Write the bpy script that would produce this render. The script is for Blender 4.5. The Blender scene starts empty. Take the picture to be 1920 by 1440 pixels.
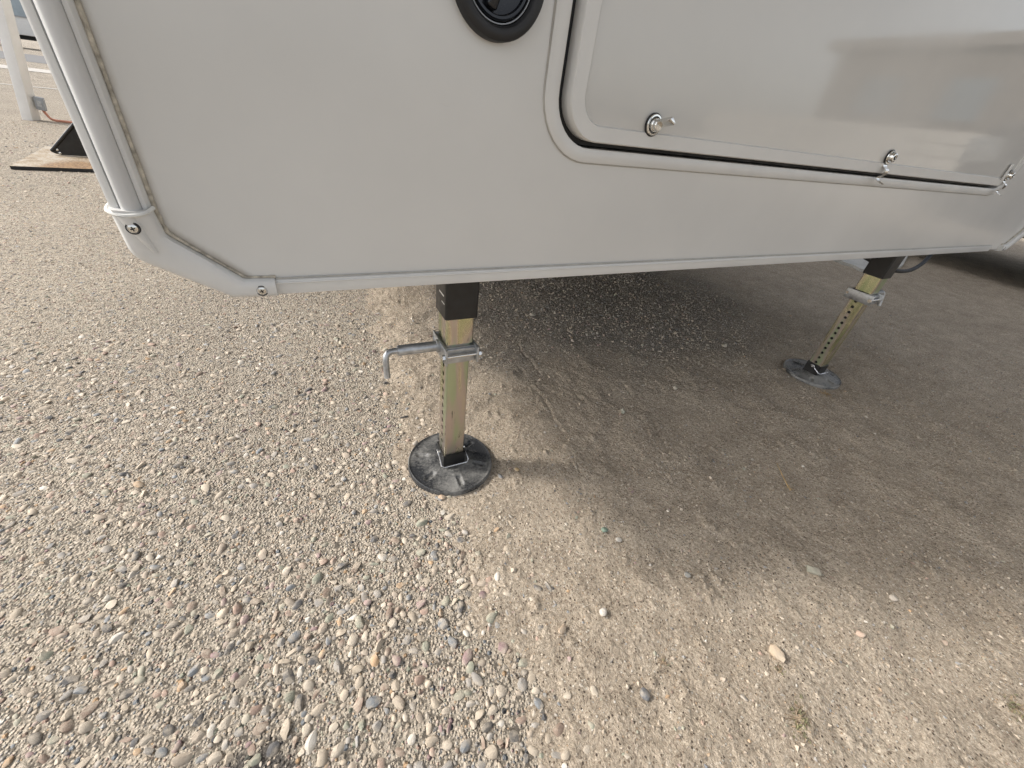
import bpy, bmesh, math, random
import numpy as np
from mathutils import Vector, Matrix
random.seed(7)
rng = np.random.default_rng(7)
sc = bpy.context.scene
COL = sc.collection
R = math.radians

# ------------------------------------------------------------------ camera, sky, sun, exposure
CAM_H = 0.72
cd = bpy.data.cameras.new('camera'); cam = bpy.data.objects.new('camera', cd); COL.objects.link(cam)
cd.sensor_width = 36.0; cd.lens = 13.97; cd.clip_start = 0.01; cd.clip_end = 2000
CM = Matrix(((0.897508, 0.161882, -0.410211), (-0.425503, 0.562284, -0.709073), (0.115869, 0.810945, 0.573536)))
cam.matrix_world = Matrix.Translation((0, 0, CAM_H)) @ CM.to_4x4()
sc.camera = cam

SUN_EL, SUN_PHI = 36.0, 27.0          # sun stands to the left (-X) and a little beyond (+Y) the trailer's front
sdir = Vector((-math.cos(R(SUN_PHI)) * math.cos(R(SUN_EL)), math.sin(R(SUN_PHI)) * math.cos(R(SUN_EL)), math.sin(R(SUN_EL))))
w = bpy.data.worlds.new('World'); sc.world = w; w.use_nodes = True
nt = w.node_tree; bg = nt.nodes['Background']
sky = nt.nodes.new('ShaderNodeTexSky'); sky.sky_type = 'NISHITA'; sky.sun_disc = False
sky.sun_elevation = R(SUN_EL); sky.sun_rotation = math.atan2(sdir.x, sdir.y)
sky.air_density = 1.0; sky.dust_density = 3.0; sky.ozone_density = 1.0
hz = nt.nodes.new('ShaderNodeHueSaturation'); hz.inputs['Saturation'].default_value = 0.30   # thin bright haze: a paler sky all round
nt.links.new(sky.outputs[0], hz.inputs['Color']); nt.links.new(hz.outputs[0], bg.inputs[0]); bg.inputs[1].default_value = 0.15
sl = bpy.data.lights.new('sun', 'SUN'); sun = bpy.data.objects.new('sun', sl); COL.objects.link(sun)
sl.energy = 1.75; sl.angle = R(7.0); sl.color = (1.0, 0.955, 0.90)
sun.rotation_euler = sdir.to_track_quat('Z', 'Y').to_euler()
vs = sc.view_settings
vs.view_transform = 'Standard'; vs.look = 'None'; vs.gamma = 1.0; vs.use_curve_mapping = False; vs.exposure = 0.85
sc.render.film_transparent = False
try:
    sc.cycles.use_denoising = True
    sc.cycles.denoiser = 'OPENIMAGEDENOISE'; sc.cycles.denoising_input_passes = 'RGB_ALBEDO_NORMAL'; sc.cycles.denoising_prefilter = 'NONE'
    sc.cycles.max_bounces = 8
    sc.cycles.sample_clamp_indirect = 6.0
except Exception: pass

# ------------------------------------------------------------------ material helpers
class NB:
    def __init__(s, name):
        s.m = bpy.data.materials.new(name); s.m.use_nodes = True
        s.t = s.m.node_tree; s.n = s.t.nodes; s.b = s.n['Principled BSDF']
    def new(s, typ, **kw):
        nd = s.n.new(typ)
        for k, v in kw.items():
            if hasattr(nd, k): setattr(nd, k, v)
            else: nd.inputs[k.replace('_', ' ')].default_value = v
        return nd
    def lk(s, a, b): s.t.links.new(a, b)
    def coord(s, kind='Object'): return s.new('ShaderNodeTexCoord').outputs[kind]
    def mapping(s, vec, scale=(1, 1, 1), rot=(0, 0, 0)):
        m = s.new('ShaderNodeMapping'); m.inputs['Scale'].default_value = scale; m.inputs['Rotation'].default_value = rot
        s.lk(vec, m.inputs['Vector']); return m.outputs[0]
    def noise(s, vec, scale, detail=4, rough=0.55, out='Fac'):
        n = s.new('ShaderNodeTexNoise'); n.inputs['Scale'].default_value = scale
        n.inputs['Detail'].default_value = detail; n.inputs['Roughness'].default_value = rough
        s.lk(vec, n.inputs['Vector']); return n.outputs[out]
    def voro(s, vec, scale, feature='F1', out='Distance'):
        n = s.new('ShaderNodeTexVoronoi'); n.feature = feature; n.inputs['Scale'].default_value = scale
        s.lk(vec, n.inputs['Vector']); return n.outputs[out]
    def ramp(s, fac, stops, interp='LINEAR'):
        r = s.new('ShaderNodeValToRGB'); r.color_ramp.interpolation = interp
        e = r.color_ramp.elements
        while len(e) < len(stops): e.new(0.5)
        for i, (p, c) in enumerate(stops):
            e[i].position = p
            if not hasattr(c, '__len__'): c = (c, c, c)
            e[i].color = (*c, 1)
        s.lk(fac, r.inputs[0]); return r.outputs[0]
    def mix(s, fac, a, b, mode='MIX'):
        m = s.new('ShaderNodeMix'); m.data_type = 'RGBA'; m.blend_type = mode
        for sock, v in ((m.inputs[0], fac), (m.inputs[6], a), (m.inputs[7], b)):
            if hasattr(v, 'links'): s.lk(v, sock)
            elif hasattr(v, '__len__'): sock.default_value = (*v, 1)
            else: sock.default_value = v
        return m.outputs[2]
    def math(s, op, a, b=None, c=None, clamp=False):
        m = s.new('ShaderNodeMath'); m.operation = op; m.use_clamp = clamp
        for i, v in enumerate((a, b, c)):
            if v is None: continue
            if hasattr(v, 'links'): s.lk(v, m.inputs[i])
            else: m.inputs[i].default_value = v
        return m.outputs[0]
    def mrange(s, v, a, b, c=0.0, d=1.0, smooth=True):
        m = s.new('ShaderNodeMapRange'); m.interpolation_type = 'SMOOTHSTEP' if smooth else 'LINEAR'
        s.lk(v, m.inputs[0])
        for i, x in enumerate((a, b, c, d)): m.inputs[i + 1].default_value = x
        return m.outputs[0]
    def bump(s, h, strength=0.5, dist=0.002, normal=None):
        b = s.new('ShaderNodeBump'); b.inputs['Strength'].default_value = strength; b.inputs['Distance'].default_value = dist
        s.lk(h, b.inputs['Height'])
        if normal is not None: s.lk(normal, b.inputs['Normal'])
        return b.outputs[0]
    def set(s, color=None, rough=None, metal=None, normal=None, coat=None, spec=None):
        for k, v in (('Base Color', color), ('Roughness', rough), ('Metallic', metal), ('Normal', normal), ('Coat Weight', coat), ('Specular IOR Level', spec)):
            if v is None: continue
            if hasattr(v, 'links'): s.lk(v, s.b.inputs[k])
            elif hasattr(v, '__len__'): s.b.inputs[k].default_value = (*v, 1)
            else: s.b.inputs[k].default_value = v
        return s.m

def simple(name, col, rough=0.5, metal=0.0, var=0.12, nscale=30, bump=0.0, bscale=300):
    n = NB(name); co = n.coord()
    f = n.noise(co, nscale, 5)
    c = n.ramp(f, [(0.3, tuple(x * (1 - var) for x in col)), (0.7, tuple(min(1, x * (1 + var)) for x in col))])
    nr = None
    if bump: nr = n.bump(n.noise(co, bscale, 3), bump, 0.001)
    return n.set(c, n.mrange(f, 0.25, 0.75, max(0.02, rough - 0.08), rough + 0.08), metal, nr)

STONE_PAL = [((0.49, 0.41, 0.315), 30), ((0.56, 0.485, 0.39), 16), ((0.40, 0.33, 0.26), 18), ((0.34, 0.32, 0.295), 12),
             ((0.20, 0.22, 0.24), 8), ((0.07, 0.075, 0.085), 7), ((0.38, 0.26, 0.205), 5), ((0.47, 0.31, 0.18), 4),
             ((0.30, 0.31, 0.24), 6), ((0.66, 0.62, 0.55), 3), ((0.24, 0.17, 0.13), 4), ((0.30, 0.20, 0.20), 3)]
PALW2 = np.array([18, 12, 14, 12, 11, 9, 7, 5, 8, 4, 6, 5], float); PALW2 /= PALW2.sum()
PALC = np.array([p[0] for p in STONE_PAL]); PALW = np.array([p[1] for p in STONE_PAL], float); PALW /= PALW.sum()

def m_stone_common(n, col):
    co = n.coord()
    f = n.noise(co, 160, 5, 0.65)
    c = n.mix(1.0, col, n.ramp(f, [(0.25, 0.72), (0.75, 1.22)]), 'MULTIPLY')
    dust = n.mrange(n.noise(n.coord('Object') if False else n.new('ShaderNodeNewGeometry').outputs['Position'], 70, 4, 0.65), 0.38, 0.66, 0.10, 0.75)
    c = n.mix(dust, c, (0.50, 0.43, 0.34))
    return n.set(c, 0.75, 0.0, n.bump(f, 0.6, 0.0016), spec=0.3)
def mat_stone_random():
    n = NB('pebble'); oi = n.new('ShaderNodeObjectInfo'); acc = 0.0; stops = []
    for (c, wt) in zip(PALC, PALW2): stops.append((acc, tuple(c))); acc += float(wt)
    return m_stone_common(n, n.ramp(oi.outputs['Random'], stops, 'CONSTANT'))
def mat_stone_attr():
    n = NB('pebble_small'); a = n.new('ShaderNodeAttribute'); a.attribute_name = 'stone_colour'
    return m_stone_common(n, a.outputs['Color'])
def mat_stone_col(name, col):
    n = NB(name); rgb = n.new('ShaderNodeRGB'); rgb.outputs[0].default_value = (*col, 1)
    return m_stone_common(n, rgb.outputs[0])

def mat_pavement():
    n = NB('exposed_aggregate'); co = n.coord()
    big = n.noise(co, 1.3, 4, 0.6); mid = n.noise(co, 9, 4, 0.65); fine = n.noise(co, 230, 3, 0.75)
    acc = 0.0; stops = []
    for (c, wt) in zip(PALC, PALW): stops.append((acc, tuple(c))); acc += float(wt)
    def layer(scale):
        v = n.new('ShaderNodeTexVoronoi'); v.inputs['Scale'].default_value = scale; n.lk(co, v.inputs['Vector'])
        sp = n.new('ShaderNodeSeparateColor'); n.lk(v.outputs['Color'], sp.inputs[0])
        return v.outputs['Distance'], sp.outputs[0], sp.outputs[1]
    dA, cA, kA = layer(105); dB, cB, kB = layer(210)
    matrix = n.ramp(fine, [(0.30, (0.13, 0.108, 0.085)), (0.42, (0.40, 0.345, 0.27)), (0.58, (0.53, 0.46, 0.37)), (0.74, (0.70, 0.62, 0.51))])
    isB = n.math('MULTIPLY', n.mrange(dB, 0.34, 0.44, 1.0, 0.0), n.mrange(kB, 0.30, 0.34, 0.0, 1.0))
    isA = n.math('MULTIPLY', n.mrange(dA, 0.36, 0.44, 1.0, 0.0), n.mrange(kA, 0.45, 0.49, 0.0, 1.0))
    c = n.mix(n.math('MULTIPLY', isB, 0.8), matrix, n.ramp(cB, stops, 'CONSTANT'))
    crev_shade = n.math('MULTIPLY', n.mrange(dB, 0.50, 0.66), n.mrange(n.noise(co, 60, 3, 0.6), 0.40, 0.58))
    c = n.mix(n.math('MULTIPLY', crev_shade, 0.8), c, (0.05, 0.042, 0.034))  # shade in the crevices between stones, painted into the colour
    c = n.mix(n.math('MULTIPLY', isA, 0.85), c, n.ramp(cA, stops, 'CONSTANT'))
    c = n.mix(1.0, c, n.ramp(big, [(0.3, 0.90), (0.7, 1.10)]), 'MULTIPLY')
    c = n.mix(n.mrange(mid, 0.60, 0.74, 0.0, 0.40), c, (0.20, 0.175, 0.15))
    vd = n.new('ShaderNodeVectorMath'); vd.operation = 'DISTANCE'; n.lk(co, vd.inputs[0]); vd.inputs[1].default_value = (-0.165, 0.205, 0.0)
    st = n.math('SUBTRACT', vd.outputs['Value'], n.math('MULTIPLY', n.math('SUBTRACT', n.noise(co, 45, 4, 0.7), 0.45), 0.16))
    c = n.mix(n.mrange(st, 0.01, 0.05, 0.8, 0.0), c, (0.035, 0.034, 0.036))
    h = n.math('ADD', n.math('MULTIPLY', n.mrange(dA, 0.1, 0.5, 1.0, 0.0), isA), n.math('MULTIPLY', n.mrange(dB, 0.1, 0.6, 1.0, 0.0), 0.6))
    h = n.math('ADD', h, n.math('MULTIPLY', fine, 0.6))
    return n.set(c, 0.9, 0.0, n.bump(h, 1.0, 0.0065), spec=0.2)

def mat_sand():
    n = NB('sand'); co = n.coord()
    fine = n.noise(co, 170, 4, 0.8); grit = n.noise(co, 90, 4, 0.75); mid = n.noise(co, 14, 4, 0.6); big = n.noise(co, 2.2, 4, 0.6)
    c = n.ramp(fine, [(0.30, (0.11, 0.088, 0.068)), (0.41, (0.39, 0.325, 0.25)), (0.56, (0.52, 0.44, 0.345)), (0.72, (0.80, 0.71, 0.59))])
    c = n.mix(1.0, c, n.ramp(mid, [(0.3, (0.84, 0.83, 0.82)), (0.7, (1.12, 1.12, 1.12))]), 'MULTIPLY')
    c = n.mix(1.0, c, n.ramp(big, [(0.3, (0.90, 0.89, 0.88)), (0.7, (1.06, 1.06, 1.06))]), 'MULTIPLY')
    v = n.new('ShaderNodeTexVoronoi'); v.inputs['Scale'].default_value = 195; v.inputs['Randomness'].default_value = 1.0; n.lk(co, v.inputs['Vector'])
    s3 = n.new('ShaderNodeSeparateColor'); n.lk(v.outputs['Color'], s3.inputs[0])
    speck = n.math('MULTIPLY', n.mrange(v.outputs['Distance'], 0.26, 0.36, 1.0, 0.0), n.mrange(s3.outputs[0], 0.62, 0.64))
    c = n.mix(speck, c, n.ramp(s3.outputs[1], [(0.0, (0.12, 0.095, 0.075)), (0.22, (0.24, 0.185, 0.135)), (0.58, (0.76, 0.70, 0.60)), (0.82, (0.52, 0.38, 0.26))], 'CONSTANT'))
    # grey gravelly patch under the trailer between the legs, darkened to paint deeper shade
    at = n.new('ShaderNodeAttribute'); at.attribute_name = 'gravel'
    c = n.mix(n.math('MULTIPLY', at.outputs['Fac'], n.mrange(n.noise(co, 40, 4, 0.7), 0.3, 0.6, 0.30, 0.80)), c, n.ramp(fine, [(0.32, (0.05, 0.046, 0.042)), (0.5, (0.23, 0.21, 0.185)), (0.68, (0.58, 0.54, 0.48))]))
    h = n.math('ADD', n.math('MULTIPLY', fine, 0.6), n.math('ADD', n.math('MULTIPLY', grit, 1.0), n.math('MULTIPLY', speck, 0.5)))
    return n.set(c, 0.95, 0.0, n.bump(h, 1.0, 0.0085), spec=0.15)

def mat_gelcoat(name, col, dirt=False, rough=0.16):
    n = NB(name); co = n.coord()
    f = n.noise(co, 3.0, 4); g = n.noise(co, 900, 2, 0.6)
    c = n.ramp(f, [(0.3, tuple(x * 0.94 for x in col)), (0.7, tuple(x * 1.04 for x in col))])
    scuff = n.mrange(n.noise(n.mapping(co, (1, 1, 7), (0, 0.6, 0)), 26, 6, 0.75), 0.66, 0.80, 0.0, 0.20)
    c = n.mix(scuff, c, tuple(x * 0.62 for x in col))
    if dirt:
        sp = n.new('ShaderNodeSeparateXYZ'); n.lk(co, sp.inputs[0]); X, Z = sp.outputs[0], sp.outputs[2]
        d1 = n.math('ADD', X, 0.1405)
        d2 = n.math('ADD', n.math('MULTIPLY', n.math('ADD', X, 0.1352), 0.667), n.math('MULTIPLY', n.math('SUBTRACT', Z, 0.5596), 0.745))
        d = n.math('MINIMUM', d1, d2)
        nz = n.noise(n.mapping(co, (1, 1, 0.5)), 70, 5, 0.65)
        d = n.math('SUBTRACT', d, n.math('MULTIPLY', n.math('SUBTRACT', nz, 0.5), 0.008))
        c = n.mix(n.mrange(d, 0.001, 0.014, 0.85, 0.0), c, n.ramp(nz, [(0.3, (0.14, 0.11, 0.075)), (0.7, (0.30, 0.25, 0.18))]))
    return n.set(c, n.mrange(f, 0.3, 0.7, rough, rough + 0.05), 0.0, n.bump(n.noise(co, 22, 2), 0.02, 0.002) if not dirt else n.bump(g, 0.05, 0.0006))

def mat_zinc():
    n = NB('yellow_zinc'); co = n.coord()
    f = n.noise(n.mapping(co, (1.0, 1.0, 0.15)), 38, 1, 0.3)
    c = n.ramp(f, [(0.32, (0.40, 0.46, 0.26)), (0.43, (0.54, 0.53, 0.33)), (0.50, (0.58, 0.52, 0.39)), (0.57, (0.54, 0.46, 0.42)), (0.66, (0.45, 0.51, 0.34))])
    scr = n.noise(n.mapping(co, (1, 1, 0.06)), 210, 5, 0.7)
    c = n.mix(n.math('MULTIPLY', n.mrange(scr, 0.60, 0.66), n.mrange(n.noise(co, 22, 3), 0.52, 0.60)), c, (0.05, 0.055, 0.05))
    return n.set(c, n.mrange(f, 0.3, 0.7, 0.20, 0.34), 0.92, n.bump(scr, 0.12, 0.0006))

def mat_pad(lo=0.40, hi=0.64, mx=0.75):
    n = NB('dusty_black_steel'); co = n.coord()
    f = n.noise(co, 13, 3, 0.5); g = n.noise(co, 190, 5, 0.75)
    k = n.math('ADD', n.math('MULTIPLY', f, 0.62), n.math('MULTIPLY', g, 0.38))
    dust = n.mrange(k, lo, hi, 0.05, mx)
    c = n.mix(dust, (0.018, 0.020, 0.024), (0.30, 0.29, 0.265))
    sp = n.mrange(n.noise(co, 520, 3, 0.7), 0.64, 0.72)
    c = n.mix(sp, c, (0.45, 0.42, 0.37))
    return n.set(c, n.mrange(k, 0.40, 0.64, 0.20, 0.7), 0.0, n.bump(g, 0.12, 0.0006))

def mat_rust():
    n = NB('rusty_plate'); co = n.coord(); f = n.noise(co, 9, 7, 0.75); g = n.noise(co, 80, 5, 0.8)
    c = n.ramp(n.math('ADD', n.math('MULTIPLY', f, 0.5), n.math('MULTIPLY', g, 0.5)), [(0.40, (0.12, 0.085, 0.05)), (0.47, (0.30, 0.225, 0.14)), (0.52, (0.37, 0.32, 0.25)), (0.58, (0.42, 0.39, 0.34))])
    sp = n.new('ShaderNodeSeparateXYZ'); n.lk(co, sp.inputs[0])
    w_ = n.math('ADD', n.math('MULTIPLY', n.mrange(sp.outputs[1], 3.98, 4.55, 1.0, 0.0), n.mrange(sp.outputs[0], -1.62, -1.36)), n.math('MULTIPLY', n.math('SUBTRACT', f, 0.5), 1.6))
    c = n.mix(n.mrange(w_, 0.30, 0.75, 0.0, 0.9), c, n.ramp(g, [(0.36, (0.03, 0.02, 0.012)), (0.5, (0.20, 0.10, 0.03)), (0.64, (0.36, 0.22, 0.09))]))
    return n.set(c, 0.8, 0.0, n.bump(g, 0.4, 0.003))

def mat_slab():
    n = NB('pale_concrete'); co = n.coord(); f = n.noise(co, 6, 6, 0.65); g = n.noise(co, 160, 3, 0.7)
    c = n.mix(1.0, n.ramp(f, [(0.3, (0.46, 0.45, 0.42)), (0.7, (0.62, 0.61, 0.57))]), n.ramp(g, [(0.3, 0.75), (0.65, 1.1)]), 'MULTIPLY')
    return n.set(c, 0.9, 0.0, n.bump(g, 0.4, 0.003))

M = {}
M['pebble'] = mat_stone_random(); M['pebbles'] = mat_stone_attr(); M['pave'] = mat_pavement(); M['sand'] = mat_sand()
M['wall'] = mat_gelcoat('gelcoat_wall', (0.625, 0.614, 0.585), True)
M['door'] = mat_gelcoat('gelcoat_door', (0.565, 0.552, 0.52), False, 0.05)
M['trim'] = simple('grey_trim', (0.615, 0.603, 0.574), 0.36, 0, 0.04, 12, 0.05, 500)
M['mould'] = simple('moulding_plastic', (0.615, 0.605, 0.58), 0.45, 0, 0.05, 14, 0.06, 400)
M['vinyl'] = simple('vinyl_insert', (0.58, 0.575, 0.56), 0.4, 0, 0.05, 10)
M['seal'] = simple('dirty_sealant', (0.42, 0.38, 0.31), 0.75, 0, 0.5, 120, 0.4, 300)
M['lineseal'] = simple('grey_sealant', (0.42, 0.40, 0.36), 0.6, 0, 0.15, 60)
M['whiteseal'] = simple('white_sealant', (0.66, 0.65, 0.61), 0.5, 0, 0.1, 150, 0.3, 200)
M['rubber'] = simple('black_rubber', (0.012, 0.012, 0.013), 0.55, 0, 0.3, 50, 0.1, 500)
M['blackgloss'] = simple('black_glossy', (0.008, 0.009, 0.012), 0.10, 0, 0.2, 40)
M['blackpaint'] = simple('black_painted_steel', (0.012, 0.012, 0.012), 0.38, 0, 0.4, 60, 0.15, 300)
M['zinc'] = mat_zinc(); M['pad'] = mat_pad(0.44, 0.66, 0.7); M['pad_dusty'] = mat_pad(0.36, 0.60, 0.90); M['rust'] = mat_rust(); M['slab'] = mat_slab()
M['galv'] = simple('galvanised_steel', (0.46, 0.47, 0.48), 0.42, 0.85, 0.25, 70, 0.15, 300)
M['chrome'] = simple('bright_chrome', (0.72, 0.71, 0.68), 0.16, 1.0, 0.08, 60)
M['wire'] = simple('bright_wire', (0.78, 0.78, 0.78), 0.25, 0.9, 0.05, 60)
M['clear'] = simple('clear_plastic', (0.72, 0.71, 0.68), 0.15, 0, 0.04, 60)
M['white'] = simple('white_paint', (0.80, 0.80, 0.79), 0.45, 0, 0.04, 8)
M['under'] = simple('underbelly_black', (0.02, 0.02, 0.02), 0.8, 0, 0.3, 12)
M['greybox'] = simple('grey_box', (0.34, 0.36, 0.38), 0.5, 0, 0.1, 40)
M['copper'] = simple('salmon_hose', (0.52, 0.22, 0.14), 0.45, 0, 0.15, 30)
M['window'] = simple('tinted_glass', (0.10, 0.14, 0.17), 0.06, 0, 0.1, 3)
M['paleglass'] = simple('pale_glass', (0.36, 0.42, 0.46), 0.08, 0, 0.1, 3)
M['green'] = simple('weed_green', (0.20, 0.19, 0.10), 0.7, 0, 0.5, 90)
M['dry'] = simple('dry_straw', (0.42, 0.29, 0.14), 0.7, 0, 0.3, 90)
M['brownweed'] = simple('weed_brown', (0.28, 0.21, 0.14), 0.75, 0, 0.4, 90)
M['tan'] = simple('tan_stucco', (0.34, 0.29, 0.24), 0.85, 0, 0.12, 5, 0.3, 60)
M['brownwall'] = simple('brown_timber', (0.13, 0.108, 0.09), 0.8, 0, 0.2, 8, 0.3, 80)
M['taupe'] = simple('taupe_car_paint', (0.20, 0.175, 0.155), 0.18, 0, 0.05, 5)
M['leaf'] = simple('tree_leaf', (0.06, 0.085, 0.03), 0.6, 0, 0.4, 3)
M['bark'] = simple('tree_bark', (0.14, 0.10, 0.07), 0.9, 0, 0.3, 20, 0.5, 60)
M['asphalt'] = simple('road_asphalt', (0.16, 0.155, 0.15), 0.9, 0, 0.15, 9, 0.4, 200)
M['concrete_far'] = simple('joint_concrete', (0.46, 0.43, 0.385), 0.9, 0, 0.12, 3, 0.3, 100)

# ------------------------------------------------------------------ mesh helpers
def smooth_mesh(me, ang=40):
    me.polygons.foreach_set('use_smooth', np.ones(len(me.polygons), bool)); 
    try: me.set_sharp_from_angle(angle=R(ang))
    except Exception: pass
def link(name, me, mat, parent=None, smooth=True, ang=40):
    if mat is not None and not len(me.materials):
        for m in (mat if isinstance(mat, (list, tuple)) else [mat]): me.materials.append(m)
    if smooth: smooth_mesh(me, ang)
    o = bpy.data.objects.new(name, me); COL.objects.link(o); o.parent = parent
    return o
def from_bm(bm, name):
    bmesh.ops.recalc_face_normals(bm, faces=bm.faces[:])
    me = bpy.data.meshes.new(name); bm.to_mesh(me); bm.free(); return me
def obj(name, bm, mat, parent=None, smooth=True, ang=40): return link(name, from_bm(bm, name), mat, parent, smooth, ang)
def box(bm, lo, hi, bev=0.0, seg=2, mi=0, mtx=None):
    vs_ = [bm.verts.new((x, y, z)) for x in (lo[0], hi[0]) for y in (lo[1], hi[1]) for z in (lo[2], hi[2])]
    fs = [bm.faces.new([vs_[i] for i in q]) for q in ((0, 1, 3, 2), (4, 6, 7, 5), (0, 4, 5, 1), (2, 3, 7, 6), (0, 2, 6, 4), (1, 5, 7, 3))]
    for f in fs: f.material_index = mi
    if bev:
        es = list({e for f in fs for e in f.edges})
        r = bmesh.ops.bevel(bm, geom=es, offset=bev, segments=seg, profile=0.5, affect='EDGES')
        for f in r['faces']: f.material_index = mi
        vs_ = list({v for f in fs if f.is_valid for v in f.verts} | {v for f in r['faces'] for v in f.verts})
    if mtx is not None: bmesh.ops.transform(bm, matrix=mtx, verts=[v for v in vs_ if v.is_valid])
    return bm
def sweep(bm, pts, rad, n=10, mi=0, cap=True):
    pts = [Vector(p) for p in pts]; rings = []; up = None
    for i, p in enumerate(pts):
        t = (pts[min(i + 1, len(pts) - 1)] - pts[max(i - 1, 0)]).normalized()
        if up is None:
            up = Vector((0, 0, 1)) if abs(t.z) < 0.9 else Vector((0, 1, 0))
        a = t.cross(up).normalized(); b = a.cross(t).normalized(); up = b
        r = rad[i] if hasattr(rad, '__len__') else rad
        rings.append([bm.verts.new(p + (a * math.cos(2 * math.pi * k / n) + b * math.sin(2 * math.pi * k / n)) * r) for k in range(n)])
    for A, B in zip(rings, rings[1:]):
        for k in range(n):
            f = bm.faces.new((A[k], A[(k + 1) % n], B[(k + 1) % n], B[k])); f.material_index = mi
    if cap:
        for rg in (rings[0][::-1], rings[-1]):
            f = bm.faces.new(rg); f.material_index = mi
    return bm
def smooth_path(pts, n=6):
    pts = [Vector(p) for p in pts]; P = [pts[0]] + pts + [pts[-1]]; out = []
    for i in range(1, len(P) - 2):
        for k in range(n):
            t = k / n; a, b, c, d = P[i - 1], P[i], P[i + 1], P[i + 2]
            out.append(0.5 * ((2 * b) + (c - a) * t + (2 * a - 5 * b + 4 * c - d) * t * t + (3 * b - a - 3 * c + d) * t ** 3))
    out.append(pts[-1]); return out
def lathe(bm, prof, mtx, n=32, mi=0):
    """prof: list of (r, h); axis = local z, placed by mtx"""
    rings = []
    for (r, hgt) in prof:
        if r < 1e-6: rings.append([bm.verts.new(mtx @ Vector((0, 0, hgt)))])
        else: rings.append([bm.verts.new(mtx @ Vector((r * math.cos(2 * math.pi * k / n), r * math.sin(2 * math.pi * k / n), hgt))) for k in range(n)])
    for A, B in zip(rings, rings[1:]):
        for k in range(n):
            q = (A[k % len(A)], A[(k + 1) % len(A)], B[(k + 1) % len(B)], B[k % len(B)])
            q = list(dict.fromkeys(q))
            if len(q) > 2: bm.faces.new(q).material_index = mi
    return bm
def rrect(x0, x1, z0, z1, r, n=10):
    """closed outline in XZ, counter-clockwise, rounded corners"""
    out = []
    for cx, cz, a0 in ((x1 - r, z0 + r, -90), (x1 - r, z1 - r, 0), (x0 + r, z1 - r, 90), (x0 + r, z0 + r, 180)):
        for k in range(n + 1):
            a = R(a0 + 90 * k / n); out.append((cx + r * math.cos(a), cz + r * math.sin(a)))
    return out
def ring_sweep(bm, loops, mi=0, close_profile=False):
    """loops: list of (outline2d, y); skin neighbouring loops (same point count)"""
    rg = [[bm.verts.new((x, y, z)) for (x, z) in lp] for lp, y in loops]
    prs = list(zip(rg, rg[1:])) + ([(rg[-1], rg[0])] if close_profile else [])
    for A, B in prs:
        n = len(A)
        for k in range(n): bm.faces.new((A[k], A[(k + 1) % n], B[(k + 1) % n], B[k])).material_index = mi
    return rg
FACE_Y = 0.56
FM = Matrix(((1, 0, 0, 0), (0, 0, -1, FACE_Y), (0, 1, 0, 0), (0, 0, 0, 1)))   # local z -> -Y (out of the front wall)
def on_face(x, z, rot=0): return Matrix.Translation((x, 0, z)) @ FM @ Matrix.Rotation(rot, 4, 'Z')
def tag(o, label=None, cat=None, group=None, kind=None):
    for k, v in (('label', label), ('category', cat), ('group', group), ('kind', kind)):
        if v: o[k] = v
    return o
def empty(name, loc):
    o = bpy.data.objects.new(name, None); o.location = loc; COL.objects.link(o); o.empty_display_size = 0.1; return o
def reparent(o, p):
    o.parent = p; o.matrix_parent_inverse = Matrix.Translation(-p.location) if p.type == 'EMPTY' else p.matrix_world.inverted(); return o

# ------------------------------------------------------------------ numpy noise
_perm = rng.random((512, 512))
def vnoise(x, y):
    xi = np.floor(x).astype(int); yi = np.floor(y).astype(int); fx = x - xi; fy = y - yi
    fx = fx * fx * (3 - 2 * fx); fy = fy * fy * (3 - 2 * fy)
    g = lambda a, b: _perm[a % 512, b % 512]
    return (g(xi, yi) * (1 - fx) + g(xi + 1, yi) * fx) * (1 - fy) + (g(xi, yi + 1) * (1 - fx) + g(xi + 1, yi + 1) * fx) * fy - 0.5
def fbm(x, y, s, o=4, g=0.5):
    v = 0; a = 1.0
    for k in range(o): v = v + a * vnoise(x * s + 17.3 * k, y * s + 5.1 * k); s *= 2.03; a *= g
    return v

# ------------------------------------------------------------------ ground: aggregate pavement, sand, slab
bm = bmesh.new()
for k in (0,):
    v = [bm.verts.new(p) for p in ((-400, -400, 0), (400, -400, 0), (400, 400, 0), (-400, 400, 0))]; bm.faces.new(v)
pave = tag(obj('pavement', bm, M['pave'], None, False), kind='structure')

SB_Y = np.array([-3, -0.3, 0.0, 0.075, 0.15, 0.23, 0.33, 0.45, 0.61, 0.80, 1.21, 1.60, 3.0, 9.0])
SB_X = np.array([0.10, 0.12, 0.155, 0.165, 0.195, 0.190, 0.182, 0.170, 0.134, 0.132, 0.172, 0.195, 0.26, 0.3])
RUTS = [[(0.657, 1.264), (0.626, 0.955), (0.625, 0.744), (0.645, 0.569)], [(0.7, 0.901), (0.68, 0.755), (0.647, 0.547)],
        [(0.874, 0.787), (0.836, 0.576), (0.801, 0.495)], [(0.569, 1.004), (0.571, 0.815), (0.538, 0.604)], [(1.106, 0.788), (1.022, 0.541)],
        [(1.552, 0.87), (1.436, 0.591)], [(2.045, 0.568), (1.779, 0.271), (1.665, 0.068)], [(2.265, 0.466), (2.192, 0.264)],
        [(2.137, 0.201), (2.042, 0.103)], [(0.374, 0.299), (0.371, 0.239)], [(0.244, 0.48), (0.266, 0.429)], [(1.674, 0.305), (1.541, 0.111)]]
RINGS = [(0.503, 0.05, 0.05), (0.796, -0.084, 0.05), (1.147, -0.032, 0.06), (0.414, 0.339, 0.05), (1.064, -0.113, 0.05), (0.418, 0.02, 0.04), (0.95, 0.16, 0.05), (0.50, 0.62, 0.045)]
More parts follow.
